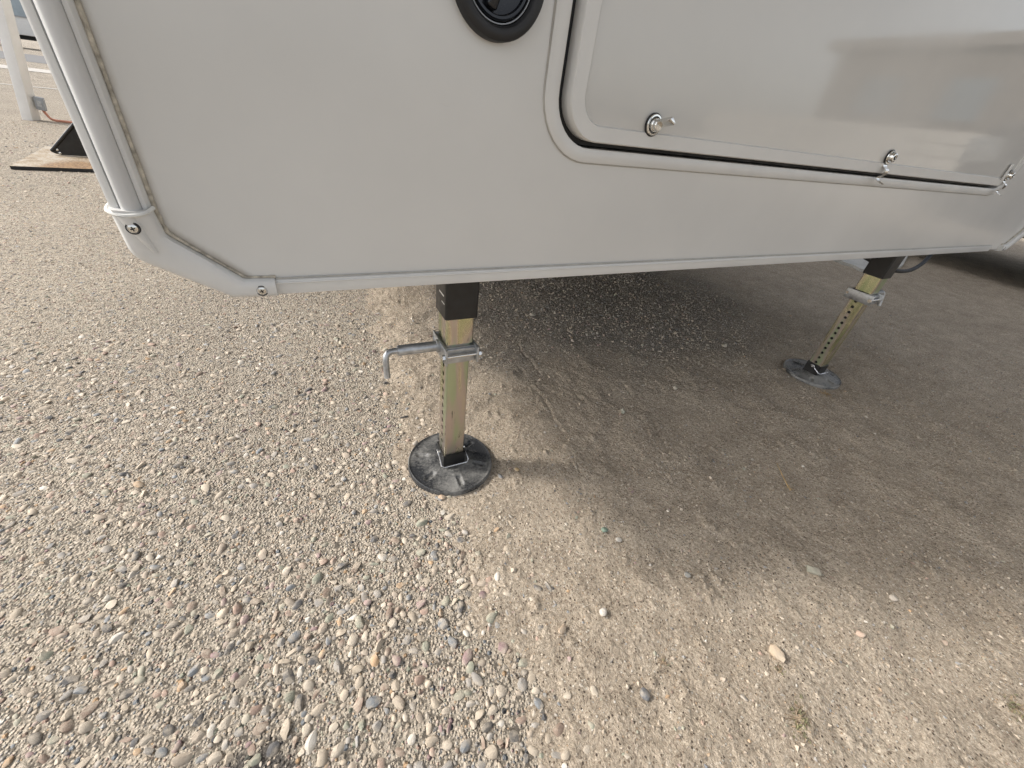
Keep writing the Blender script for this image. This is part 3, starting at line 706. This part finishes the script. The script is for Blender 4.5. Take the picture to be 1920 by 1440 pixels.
# latches
def washer(b, x, z, r, y):
    mt = Matrix.Translation((x, y - FACE_Y, z)) @ FM
    lathe(b, [(r * 1.07, -0.001), (r * 1.07, 0.0010), (r * 0.98, 0.0014)], mt, 28, 1)
    lathe(b, [(r * 0.97, 0.0), (r * 0.97, 0.0024), (r * 0.92, 0.0032), (r * 0.78, 0.0034), (r * 0.76, 0.0022)], mt, 28, 0)
    lathe(b, [(r * 0.76, 0.0023), (r * 0.72, 0.0020)], mt, 28, 1)
    return mt
b = bmesh.new(); mt = washer(b, 0.4945, 0.7180, 0.0142, DY)
lathe(b, [(0.0090, 0.002), (0.0090, 0.006), (0.0082, 0.0072), (0.0074, 0.0072), (0.0074, 0.0115), (0.0064, 0.0128), (0, 0.0130)], mt, 20)
box(b, (-0.0026, -0.0060, 0.009), (0.0026, 0.0060, 0.034), 0.0014, 2, 0, mt @ Matrix.Rotation(0.95, 4, 'Z') @ Matrix.Rotation(0.30, 4, 'Y'))
part('thumb_turn_latch', b, [M['chrome'], M['rubber']], door)
def strap(b, pts, wdt, th, mi=0):
    """bent metal strap: polyline of (y,z) at x centre"""
    (x0, P) = pts; P = smooth_path([(0, y, z) for y, z in P], 5); rows = []
    for i, p in enumerate(P):
        t = (P[min(i + 1, len(P) - 1)] - P[max(0, i - 1)]).normalized(); nn = Vector((0, -t.z, t.y))
        ww = wdt * (1 - 0.35 * (i / (len(P) - 1)))
        rows.append([b.verts.new((x0 + sx_ * ww / 2, p.y + nn.y * o, p.z + nn.z * o)) for sx_, o in ((-1, 0), (1, 0), (1, th), (-1, th))])
    for A_, B_ in zip(rows, rows[1:]):
        for q in range(4): b.faces.new((A_[q], A_[(q + 1) % 4], B_[(q + 1) % 4], B_[q])).material_index = mi
    b.faces.new(rows[0]); b.faces.new(rows[-1])
def cam_lock(x, z, r, tagged=False):
    b = bmesh.new(); mt = washer(b, x, z, r, DY)
    lathe(b, [(r * 0.72, 0.002), (r * 0.70, 0.0085), (r * 0.62, 0.0105), (r * 0.50, 0.0110), (r * 0.48, 0.0098), (r * 0.42, 0.0098), (0, 0.0102)], mt, 24)
    box(b, (-0.0008, -r * 0.30, 0.0095), (0.0008, r * 0.30, 0.0112), mi=1, mtx=mt @ Matrix.Rotation(0.5, 4, 'Z'))
    strap(b, (x, [(DY - 0.0005, z - r * 0.6), (DY - 0.0012, z - r * 1.25), (DY - 0.010, z - r * 1.75), (DY - 0.0085, z - r * 2.5), (DY - 0.001, z - r * 3.0), (DY - 0.006, z - r * 3.45), (DY - 0.016, z - r * 3.75)]), r * 1.25, 0.0012)
    o = part('cam_lock_latch', b, [M['chrome'], M['rubber']], door)
    return o
cam_lock(1.186, 0.7195, 0.0135)
cam_lock(1.872, 0.7165, 0.0135)
b = bmesh.new(); mt = Matrix.Translation((1.843, DY - FACE_Y - 0.001, 0.724)) @ FM @ Matrix.Rotation(0.1, 4, 'Z'); box(b, (-0.008, -0.02, 0), (0.008, 0.02, 0.0022), 0.0008, 1, 0, mt)
part('clear_bumper', b, M['clear'], door)
# ---- round black hatch
b = bmesh.new(); mt = on_face(0.2345, 0.829) @ Matrix.Translation((0, 0, 0.0072))
lathe(b, [(0.0545, -0.008), (0.0545, 0.003), (0.0535, 0.0058), (0.0505, 0.0078), (0.0455, 0.0085), (0.0425, 0.0074), (0.0405, 0.0040), (0.0400, -0.004), (0.0375, -0.005), (0.0365, 0.0010)], mt, 64)
hatch = part('round_hatch', b, M['rubber'], ang=35)
b = bmesh.new(); lathe(b, [(0.0362, -0.006), (0.0362, 0.0008), (0.0345, 0.0026), (0.0320, 0.0022), (0.0305, -0.0015), (0.022, -0.0035), (0.0, -0.0045)], mt, 64); part('hatch_cap', b, M['blackgloss'], hatch, ang=35)
b = bmesh.new(); box(b, (-0.0065, -0.029, -0.003), (0.0065, 0.029, 0.006), 0.0028, 3, 0, mt @ Matrix.Rotation(-0.35, 4, 'Z')); part('hatch_handle', b, M['blackgloss'], hatch)
b = bmesh.new(); sweep(b, [mt @ Vector((0.0385 * math.cos(a), 0.0385 * math.sin(a), 0.0012)) for a in np.linspace(0, 2 * math.pi, 49)], 0.0007, 6); part('hatch_ring', b, M['greybox'], hatch)

# ---- landing legs
def perforated_face(b, x, y0, y1, z0, z1, pitch, r, flip, mi=0):
    """face in the plane X = x with a row of round holes"""
    n = int((z1 - z0) / pitch); rest = (z1 - z0 - n * pitch) / 2; yc = (y0 + y1) / 2; hw = (y1 - y0) / 2; K = 16
    for k in range(n):
        zc = z0 + rest + pitch * (k + 0.5); hp = pitch / 2; inn, out = [], []
        for i in range(K):
            a = 2 * math.pi * (i + 0.5) / K; c, s_ = math.cos(a), math.sin(a)
            inn.append(b.verts.new((x, yc + r * c, zc + r * s_)))
        cor = [(1, 1), (-1, 1), (-1, -1), (1, -1)]
        for i in range(K):
            a = 2 * math.pi * (i + 0.5) / K; c, s_ = math.cos(a), math.sin(a); m_ = min(hw / max(1e-6, abs(c)), hp / max(1e-6, abs(s_)))
            out.append(b.verts.new((x, yc + m_ * c, zc + m_ * s_)))
        for i in range(K):
            j = (i + 1) % K; f = [inn[i], out[i], out[j], inn[j]]
            pa, pb = out[i].co, out[j].co
            if abs(abs(pa.y - yc) - hw) < 1e-6 and abs(abs(pb.z - zc) - hp) < 1e-6 and abs(abs(pb.y - yc) - hw) > 1e-6 or abs(abs(pb.y - yc) - hw) < 1e-6 and abs(abs(pa.z - zc) - hp) < 1e-6 and abs(abs(pa.y - yc) - hw) > 1e-6:
                cv = b.verts.new((x, yc + math.copysign(hw, (pa.y + pb.y) / 2 - yc), zc + math.copysign(hp, (pa.z + pb.z) / 2 - zc))); f = [inn[i], out[i], cv, out[j], inn[j]]
            b.faces.new(f).material_index = mi
        ib = [b.verts.new((x + 0.004, v.co.y, v.co.z)) for v in inn]
        for i in range(K): b.faces.new((inn[i], inn[(i + 1) % K], ib[(i + 1) % K], ib[i])).material_index = mi
    for za, zb in ((z0, z0 + rest), (z1 - rest, z1)):
        b.faces.new([b.verts.new((x, y, z)) for y, z in ((y0, za), (y1, za), (y1, zb), (y0, zb))]).material_index = mi
def square_tube(b, cx, cy, s, z0, z1, bev, mi=0, open_left=False):
    # outline without the left face if perforated
    c = []
    for (qx, qy, a0) in ((1, -1, -90), (1, 1, 0), (-1, 1, 90), (-1, -1, 180)):
        for k in range(5):
            a = R(a0 + 90 * k / 4); c.append((cx + qx * (s - bev) + bev * math.cos(a), cy + qy * (s - bev) + bev * math.sin(a)))
    A_ = [b.verts.new((x, y, z0)) for x, y in c]; B_ = [b.verts.new((x, y, z1)) for x, y in c]; n = len(c)
    for k in range(n):
        j = (k + 1) % n
        if open_left and abs(c[k][0] - (cx - s)) < 1e-6 and abs(c[j][0] - (cx - s)) < 1e-6: continue
        b.faces.new((A_[k], A_[j], B_[j], B_[k])).material_index = mi
    if not open_left:
        b.faces.new(A_); b.faces.new(B_)
def make_leg(cx, cy, side):
    b = bmesh.new(); square_tube(b, cx, cy, 0.0305, 0.398, ZB + 0.03, 0.005)
    leg = part('landing_leg', b, M['blackpaint'])
    b = bmesh.new(); square_tube(b, cx, cy, 0.0262, 0.345, 0.41, 0.004); part('upper_tube', b, M['zinc'], leg)
    s = 0.0224; b = bmesh.new(); bev = 0.003
    square_tube(b, cx, cy, s, 0.030, 0.36, bev, 0, True)
    perforated_face(b, cx - s, cy - s + bev, cy + s - bev, 0.030, 0.36, 0.0205, 0.0052, False)
    lt = part('lower_tube', b, M['zinc'], leg)
    b = bmesh.new(); box(b, (cx - s + 0.0062, cy - s + 0.002, 0.035), (cx + s - 0.002, cy + s - 0.002, 0.355)); part('tube_core', b, M['under'], lt, smooth=False)
    # collar: two side plates, front strap and bolt
    zc = 0.327; h2 = 0.0165; a = 0.0305
    b = bmesh.new()
    for sx_ in (-1, 1): box(b, (cx + sx_ * a - 0.002, cy - a - 0.014, zc - h2), (cx + sx_ * a + 0.002, cy + a + 0.010, zc + h2), 0.0012, 2)
    box(b, (cx - a + 0.0021, cy - a - 0.003, zc - h2 - 0.002), (cx + a - 0.0021, cy - a + 0.001, zc + h2 - 0.005), 0.0008, 1)
    box(b, (cx - a + 0.0021, cy + a - 0.001, zc - h2), (cx + a - 0.0021, cy + a + 0.003, zc + h2), 0.0008, 1)
    box(b, (cx - a + 0.0021, cy - a + 0.0012, zc + h2 - 0.006), (cx + a - 0.0021, cy + a - 0.0012, zc + h2 - 0.003))
    co_ = part('pin_collar', b, M['galv'], leg)
    b = bmesh.new(); yb = cy - a - 0.0085
    sweep(b, [(cx - a - 0.0075, yb, zc), (cx - a - 0.0025, yb, zc)], 0.0062, 6); sweep(b, [(cx - a - 0.006, yb, zc), (cx + a + 0.010, yb, zc)], 0.0030, 10); sweep(b, [(cx + a + 0.002, yb, zc), (cx + a + 0.007, yb, zc)], 0.0062, 6)
    part('clamp_bolt', b, M['chrome'], co_)
    b = bmesh.new(); sweep(b, [(cx - a - 0.004, cy + a + 0.004, zc), (cx - a - 0.001, cy + a + 0.004, zc)], 0.005, 6); part('rivet', b, M['chrome'], co_)
    # spring pull pin with bent handle
    b = bmesh.new(); sx_ = side
    x0 = cx + sx_ * (a + 0.001); zz = zc + 0.004
    mtx_ = Matrix.Translation((x0, cy, zz)) @ (Matrix.Rotation(math.pi / 2 * sx_, 4, 'Y'))
    lathe(b, [(0.0, 0.0), (0.0125, 0.0), (0.0125, 0.006), (0.0098, 0.0065), (0.0098, 0.076), (0.0088, 0.0778), (0.0062, 0.0778), (0.0062, 0.070)], mtx_, 24)
    P = [(x0 + sx_ * 0.055, cy, zz), (x0 + sx_ * 0.088, cy, zz), (x0 + sx_ * 0.097, cy - 0.002, zz - 0.004), (x0 + sx_ * 0.1005, cy - 0.005, zz - 0.014), (x0 + sx_ * 0.101, cy - 0.012, zz - 0.047)]
    sweep(b, smooth_path(P, 5), 0.0056, 12)
    part('pull_pin', b, M['galv'], co_)
    # foot: dished round plate with radial dimples, socket and hairpin clip
    zg = 0.0035; nr, na = 40, 180; b = bmesh.new(); rows = []
    for i in range(nr + 1):
        r = 0.024 + (0.0985 - 0.024) * i / nr; row = []
        for k in range(na):
            th = 2 * math.pi * k / na
            z = 0.0075 + 0.0065 * (1 - min(1, max(0, (r - 0.036) / 0.05))) ** 1.4
            if r > 0.0935: z = 0.0075 + 0.0022 * math.sin((r - 0.0935) / 0.005 * math.pi)
            d = min(abs(((th - a0 + math.pi) % (2 * math.pi)) - math.pi) for a0 in [math.pi / 6 + j * math.pi / 3 for j in range(6)])
            w_ = math.exp(-((r * d) / 0.0056) ** 6) * math.exp(-((r - 0.069) / 0.0135) ** 6); z -= 0.0055 * w_
            w2 = math.exp(-((r * d) / 0.0105) ** 6) * math.exp(-((r - 0.060) / 0.026) ** 6); z += 0.0013 * w2
            row.append(b.verts.new((cx + r * math.cos(th), cy + r * math.sin(th), zg + z)))
        rows.append(row)
    rim = [b.verts.new((cx + 0.0990 * math.cos(2 * math.pi * k / na), cy + 0.0990 * math.sin(2 * math.pi * k / na), zg - 0.008)) for k in range(na)]; rows.append(rim)
    for A_, B_ in zip(rows, rows[1:]):
        for k in range(na): b.faces.new((A_[k], A_[(k + 1) % na], B_[(k + 1) % na], B_[k]))
    b.faces.new(rows[0])
    pad = part('foot_pad', b, M['pad'] if side < 0 else M['pad_dusty'], leg, ang=60)
    b = bmesh.new(); square_tube(b, cx, cy, 0.0262, zg + 0.010, zg + 0.052, 0.0035); part('socket', b, M['blackpaint'], pad)
    b = bmesh.new(); q = 0.0275; zk = zg + 0.041
    sweep(b, smooth_path([(cx - q - 0.004, cy + 0.006, zk + 0.004), (cx - q - 0.005, cy - 0.004, zk + 0.006), (cx - q - 0.0035, cy - 0.010, zk - 0.002)], 4) + [(cx - q - 0.0045, cy - q - 0.004, zk - 0.012), (cx - q + 0.001, cy - q - 0.0085, zk - 0.0135), (cx + q - 0.001, cy - q - 0.0085, zk - 0.0135), (cx + q + 0.004, cy - q - 0.004, zk - 0.010), (cx + q + 0.003, cy - 0.006, zk)], 0.0016, 8)
    sweep(b, [(cx - q - 0.005, cy, zk + 0.002), (cx + q + 0.005, cy, zk + 0.002)], 0.0042, 12)
    part('hairpin_clip', b, M['wire'], pad)
    return leg
NEAR = (0.2285, 0.634); FAR = (1.676, 0.620)
l1 = make_leg(*NEAR, -1); l1['label'] = 'near landing leg, sunlit zinc tube with spring pull pin'
l2 = make_leg(*FAR, 1); l2['label'] = 'far landing leg standing in the shade, row of holes'
# decal remains on the near leg's black tube
b = bmesh.new(); box(b, (NEAR[0] - 0.0309, NEAR[1] - 0.020, 0.438), (NEAR[0] - 0.0306, NEAR[1] + 0.006, 0.441)); box(b, (NEAR[0] - 0.0309, NEAR[1] - 0.024, 0.425), (NEAR[0] - 0.0306, NEAR[1] - 0.008, 0.4268)); part('worn_decal', b, M['white'], l1, smooth=False)
# hanging hose behind the far leg
b = bmesh.new(); sweep(b, smooth_path([(1.70, 0.85, 0.53), (1.82, 0.82, 0.43), (1.96, 0.80, 0.392), (2.12, 0.79, 0.352), (2.33, 0.79, 0.318), (2.49, 0.80, 0.326), (2.60, 0.82, 0.380), (2.66, 0.86, 0.50)], 6), 0.0085, 10); part('hanging_hose', b, M['rubber'])

# ------------------------------------------------------------------ left background
# rusty plate and entry steps at the trailer's side
P0 = empty('rusty_plate', (-1.25, 4.35, 0)); bpy.data.objects.remove(P0)
b = bmesh.new(); pl = [(-1.615, 3.95), (-0.75, 3.99), (-0.80, 4.86), (-1.70, 4.82)]
tp = [b.verts.new((x, y, 0.022)) for x, y in pl]; bt = [b.verts.new((x, y, 0.002)) for x, y in pl]; b.faces.new(tp); b.faces.new(bt)
for k in range(4): b.faces.new((tp[k - 1], tp[k], bt[k], bt[k - 1])).material_index = 1
tag(obj('ground_plate', b, [M['rust'], M['rubber']], None, False), 'flat rust stained plate lying on the pavement under the black steps', 'plate')
S = empty('entry_steps', (-1.45, 4.45, 0.022)); tag(S, 'black metal entry steps resting on the rusty plate at far left', 'steps')
for yy in (4.44, 5.06):
    b = bmesh.new(); out = [(-1.535, 0.032), (-1.505, 0.024), (-1.20, 0.024), (-0.62, 0.64), (-0.66, 0.70), (-0.86, 0.70), (-1.555, 0.042)]
    A_ = [b.verts.new((x, yy, z)) for x, z in out]; B_ = [b.verts.new((x, yy + 0.006, z)) for x, z in out]; b.faces.new(A_); b.faces.new(B_)
    for k in range(len(A_)): b.faces.new((A_[k - 1], A_[k], B_[k], B_[k - 1]))
    st = part('side_plate', b, M['blackpaint'], S, smooth=False)
    b = bmesh.new(); sweep(b, [(-1.550, yy - 0.003, 0.048), (-0.86, yy - 0.003, 0.703)], 0.010, 8); part('edge_flange', b, M['blackpaint'], st)
    for (x, z) in ((-1.515, 0.058), (-1.508, 0.036)):
        b = bmesh.new(); lathe(b, [(0.008, -0.001), (0.008, 0.003), (0.005, 0.0055), (0, 0.006)], Matrix.Translation((x, yy - FACE_Y, z)) @ FM, 12); part('bolt', b, M['chrome'], st)
for (x, z) in ((-1.30, 0.20), (-1.04, 0.45), (-0.78, 0.70)):
    b = bmesh.new(); box(b, (x - 0.05, 4.447, z - 0.015), (x + 0.17, 5.059, z + 0.015), 0.004); part('tread', b, M['blackpaint'], S)

# white post with an outlet box and a hose
PB = Vector((-2.335, 6.58, 0)); PT = Vector((-2.335 + 0.19 * 2.4, 6.58, 2.28))
S = empty('canopy_post', PB); tag(S, 'white square post leaning slightly, standing on the gravel at far left', 'post')
b = bmesh.new(); box(b, (-0.045, -0.06, -0.01), (0.045, 0.06, 2.4), 0.006, 2); b.transform(Matrix(((1, 0, 0.19, PB.x), (0, 1, 0, PB.y), (0, 0, 1, 0), (0, 0, 0, 1))) @ Matrix.Rotation(R(-14), 4, 'Z'))
part('post_shaft', b, M['white'], S)
b = bmesh.new(); box(b, (-0.035, -0.02, 0), (0.035, 0.03, 0.115), 0.006, 2); b.transform(Matrix.Translation((PB.x + 0.115, PB.y, 0.095)) @ Matrix.Rotation(0.15, 4, 'Y'))
bx_ = part('outlet_box', b, M['greybox'], S)
b = bmesh.new(); box(b, (-0.018, -0.0235, 0.03), (0.018, -0.0198, 0.085), 0.002, 1); b.transform(Matrix.Translation((PB.x + 0.115, PB.y, 0.095)) @ Matrix.Rotation(0.15, 4, 'Y')); part('box_cover', b, M['galv'], bx_)
b = bmesh.new(); sweep(b, smooth_path([(PB.x + 0.12, PB.y, 0.11), (PB.x + 0.135, PB.y, 0.06), (PB.x + 0.18, PB.y - 0.03, 0.02), (PB.x + 0.30, PB.y - 0.05, 0.014), (PB.x + 0.6, PB.y - 0.10, 0.014), (PB.x + 1.2, PB.y + 0.2, 0.014), (-0.6, 7.3, 0.014)], 6), 0.012, 8)
tag(obj('water_hose', b, M['copper']), 'thin salmon coloured hose running over the gravel from the white post', 'hose')

# pale joints and a strip of road behind the post
def strip(name, pts, z, mat):
    b = bmesh.new(); b.faces.new([b.verts.new((x, y, z)) for x, y in pts]); return tag(obj(name, b, mat, None, False), kind='structure')
strip('pavement_joint', [(-9, 10.25), (3, 11.9), (3, 12.05), (-9, 10.40)], 0.004, M['concrete_far'])
strip('concrete_apron', [(-60, 12), (-2, 16.0), (-2, 17.6), (-60, 13.6)], 0.006, M['concrete_far'])
strip('road', [(-90, 19), (20, 22), (20, 30), (-90, 27)], 0.004, M['asphalt'])

# parked white trailer far behind the post
def box_part(name, lo, hi, mat, parent, bev=0.0):
    b = bmesh.new(); box(b, lo, hi, bev); return part(name, b, mat, parent)
S = empty('parked_trailer', (-14, 40, 0)); tag(S, 'white parked trailer far off behind the white post', 'trailer')
bd = box_part('body', (-19, 40, 0.62), (-8, 42.4, 3.3), M['white'], S, 0.06)
box_part('underframe', (-18.5, 40.3, 0.42), (-8.4, 42.2, 0.615), M['under'], S)
for x in (-14.6, -13.6):
    b = bmesh.new(); lathe(b, [(0.14, 0.0), (0.16, 0.02), (0.33, 0.03), (0.36, -0.02), (0.36, -0.2), (0.0, -0.2)], Matrix.Translation((x, 40.02 - FACE_Y, 0.36)) @ FM, 24); part('wheel', b, M['rubber'], S)
for x0, x1 in ((-13.3, -11.95), (-17.0, -15.2)):
    wf = box_part('window', (x0 - 0.06, 39.95, 1.44), (x1 + 0.06, 39.995, 2.56), M['greybox'], S)
    box_part('pane', (x0, 39.935, 1.5), (x1, 39.948, 2.5), M['paleglass'], wf)
wf = box_part('door', (-11.75, 39.96, 0.9), (-10.9, 39.996, 2.8), M['trim'], S)
box_part('handle', (-11.0, 39.93, 1.7), (-10.95, 39.958, 1.85), M['under'], wf)
box_part('stripe', (-19.0, 39.985, 1.38), (-13.5, 39.998, 1.44), M['greybox'], S)

# ------------------------------------------------------------------ unseen cabin and wall added to shape reflections in the storage door
S = empty('reflection_cabin', (15, -5, 0)); tag(S, 'added dark brown cabin, unseen, darkening the reflection in the storage door', 'building')  # unseen cabin added, kept dark so the door's reflection darkens
for k in range(22):
    y0 = -7.2 + k * 0.2; box_part('board', (12.98 + 0.006 * (k % 3), y0, 0), (13.03, y0 + 0.192, 2.75), M['brownwall'], S)
box_part('wall', (13.031, -7.2, 0), (18.0, -2.8, 2.75), M['brownwall'], S)
box_part('roof', (12.8, -7.5, 2.75), (18.3, -2.5, 2.95), M['taupe'], S)
for y in (-6.3, -4.6):
    wf = box_part('window', (12.93, y, 1.45), (12.975, y + 0.9, 2.3), M['brownwall'], S); box_part('pane', (12.91, y + 0.06, 1.51), (12.928, y + 0.84, 2.24), M['window'], wf)
S = empty('reflection_wall', (10.6, -4, 0)); tag(S, 'added low pale block wall, unseen, brightening the reflection in the storage door', 'wall')  # unseen pale wall added to reflect like sunlit ground in the door
blk_me = None
for row in range(6):
    for k in range(20):
        y0 = -8.6 + k * 0.405 + (0.2 if row % 2 else 0)
        if blk_me is None:
            b = bmesh.new(); box(b, (0, 0, 0), (0.19, 0.395, 0.195), 0.006, 1); blk_me = from_bm(b, 'block'); blk_me.materials.append(M['concrete_far'])
        o = bpy.data.objects.new('block', blk_me); COL.objects.link(o); o.location = (10.5 + random.uniform(-.002, .002) - S.location.x, y0 - S.location.y, row * 0.203); o.parent = S
# vehicle parked alongside on the right: its deep shade shows under the skirt, its flank in the storage door
S = empty('parked_pickup', (5.8, 2.5, 0)); tag(S, 'taupe pickup truck parked alongside the trailer, beyond the right edge', 'pickup truck')
VX0, VX1 = 4.75, 6.85
def ext(name, prof, x0, x1, mat, parent, bev=0.03):
    b = bmesh.new(); A_ = [b.verts.new((x0, y, z)) for y, z in prof]; B_ = [b.verts.new((x1, y, z)) for y, z in prof]
    b.faces.new(A_); b.faces.new(B_[::-1])
    for k in range(len(A_)): b.faces.new((A_[k - 1], A_[k], B_[k], B_[k - 1]))
    bmesh.ops.recalc_face_normals(b, faces=b.faces[:])
    if bev: bmesh.ops.bevel(b, geom=b.edges[:], offset=bev, segments=2, profile=0.5, affect='EDGES', clamp_overlap=True)
    b.transform(Matrix.Translation((0, 1.65, 0))); return part(name, b, mat, parent)
arch = lambda yc: [(yc + 0.44 * math.cos(a), 0.35 + 0.44 * math.sin(a)) for a in np.linspace(math.pi, 0, 9)]
lower = [(-2.25, 0.34), (-2.28, 0.62), (-2.20, 1.02), (-0.2, 1.10), (3.9, 1.10), (3.95, 0.5), (3.9, 0.34)] + [(y, z) for y, z in reversed(arch(3.0))] + [(y, z) for y, z in reversed(arch(-1.30))]
ext('body', lower, VX0, VX1, M['taupe'], S, 0.02)
ext('chassis', [(-2.0, 0.33), (3.8, 0.33), (3.8, 0.42), (-2.0, 0.42)], VX0 + 0.25, VX1 - 0.25, M['under'], S, 0)
cb = ext('cabin', [(0.0, 1.105), (0.62, 1.72), (2.0, 1.74), (2.25, 1.105)], VX0 + 0.07, VX1 - 0.07, M['taupe'], S, 0.03)
for xx in (VX0 + 0.062, VX1 - 0.068):
    for pf in ([(0.28, 1.16), (0.70, 1.62), (1.15, 1.64), (1.15, 1.16)], [(1.22, 1.16), (1.22, 1.64), (1.95, 1.65), (2.08, 1.16)]): ext('side_window', pf, xx, xx + 0.006, M['window'], cb, 0)
for xx, sg in ((VX0, 1), (VX1, -1)):
    for yc in (-1.30, 3.0):
        b = bmesh.new(); mt = Matrix.Translation((xx + sg * 0.02, yc + 1.65, 0.37)) @ Matrix.Rotation(-sg * math.pi / 2, 4, 'Y')
        lathe(b, [(0.0, 0.0), (0.05, 0.0), (0.18, -0.03), (0.22, 0.0)], mt, 28, 1); lathe(b, [(0.22, 0.0), (0.25, 0.012), (0.34, 0.01), (0.37, -0.03), (0.37, -0.2), (0.2, -0.22), (0, -0.22)], mt, 28, 0)
        part('wheel', b, [M['rubber'], M['galv']], S)
    ext('headlight', [(-2.275, 0.74), (-2.285, 0.92), (-2.10, 0.94), (-2.05, 0.78)], xx - 0.006 if sg > 0 else xx - 0.25, xx + 0.25 if sg > 0 else xx + 0.006, M['clear'], S, 0.01)
ext('bumper', [(-2.38, 0.42), (-2.38, 0.62), (-2.26, 0.64), (-2.26, 0.40)], VX0 + 0.02, VX1 - 0.02, M['galv'], S, 0.02)

# ------------------------------------------------------------------ weeds and dry bits on the sand
def weed(name, x, y, rad, n, label, mats, stretch=(1, 1), ang=0):
    r_ = np.random.default_rng(int(abs(x * 1000 + y * 77))); S = empty(name, (x, y, sz(x, y))); tag(S, label, 'weed')
    for mi, (mat, frac, pn) in enumerate(mats):
        b = bmesh.new()
        for k in range(int(n * frac)):
            u, v = r_.normal(0, 0.45, 2) * rad; u *= stretch[0]; v *= stretch[1]
            px_, py_ = x + u * math.cos(ang) - v * math.sin(ang), y + u * math.sin(ang) + v * math.cos(ang); a = r_.uniform(0, 6.28); L = r_.uniform(0.002, 0.0065); w_ = L * 0.28; z = sz(px_, py_) + 0.0005; e = r_.uniform(0.1, 0.8) * L
            c, s_ = math.cos(a), math.sin(a)
            q = [(px_ - s_ * w_ * .4, py_ + c * w_ * .4, z), (px_ + s_ * w_ * .4, py_ - c * w_ * .4, z), (px_ + c * L * .55 + s_ * w_, py_ + s_ * L * .55 - c * w_, z + e), (px_ + c * L, py_ + s_ * L, z + e * .8), (px_ + c * L * .55 - s_ * w_, py_ + s_ * L * .55 + c * w_, z + e)]
            b.faces.new([b.verts.new(p) for p in q])
        part(pn, b, mat, S, smooth=False)
    b = bmesh.new()
    for k in range(7):
        a = r_.uniform(0, 6.28); L = rad * r_.uniform(0.5, 1.0); sweep(b, [(x + t * L * math.cos(a) * stretch[0], y + t * L * math.sin(a) * stretch[1], sz(x + t * L * math.cos(a) * stretch[0], y + t * L * math.sin(a) * stretch[1]) + 0.001) for t in (0, .5, 1)], 0.0006, 5)
    part('stem', b, M['brownweed'], S)
GW = [(M['green'], 0.55, 'green_leaves'), (M['brownweed'], 0.45, 'withered_leaves')]
weed('ground_weed', 0.558, -0.043, 0.018, 110, 'flat green and brown weed tuft on sand in the right foreground', GW, (1.9, 0.7), 0.6)
weed('ground_weed', 0.592, 0.012, 0.007, 16, 'tiny weed sprig just below the peach tan stone', GW)
weed('ground_weed', 0.925, -0.190, 0.018, 90, 'green weed tuft cut off by the right edge of the picture', GW, (1.4, 0.9), 0.3)
weed('ground_weed', 0.415, 0.100, 0.010, 14, 'sparse reddish weed sprig on the sand at bottom centre', [(M['green'], 0.35, 'green_leaves'), (M['brownweed'], 0.65, 'withered_leaves')])
weed('dry_weed', 1.575, 0.505, 0.020, 60, 'dry orange plant bits at the front of the far foot pad', [(M['dry'], 1.0, 'dry_leaves')])
b = bmesh.new(); z0 = sz(1.0, 0.28)
sweep(b, [(1.045, 0.335, z0 + 0.010), (1.025, 0.305, z0 + 0.007), (1.008, 0.275, z0 + 0.003), (1.000, 0.262, z0 + 0.002)], [0.0008, 0.0013, 0.0016, 0.001], 6)
for dx, dy in ((0.012, 0.004), (-0.01, 0.0), (0.006, -0.012), (-0.004, -0.011)): sweep(b, [(1.004, 0.270, z0 + 0.003), (1.004 + dx, 0.270 + dy, z0 + 0.004)], [0.0012, 0.0005], 5)
tag(obj('dry_twig', b, M['dry']), 'thin dry straw coloured twig lying on the shaded sand', 'twig')
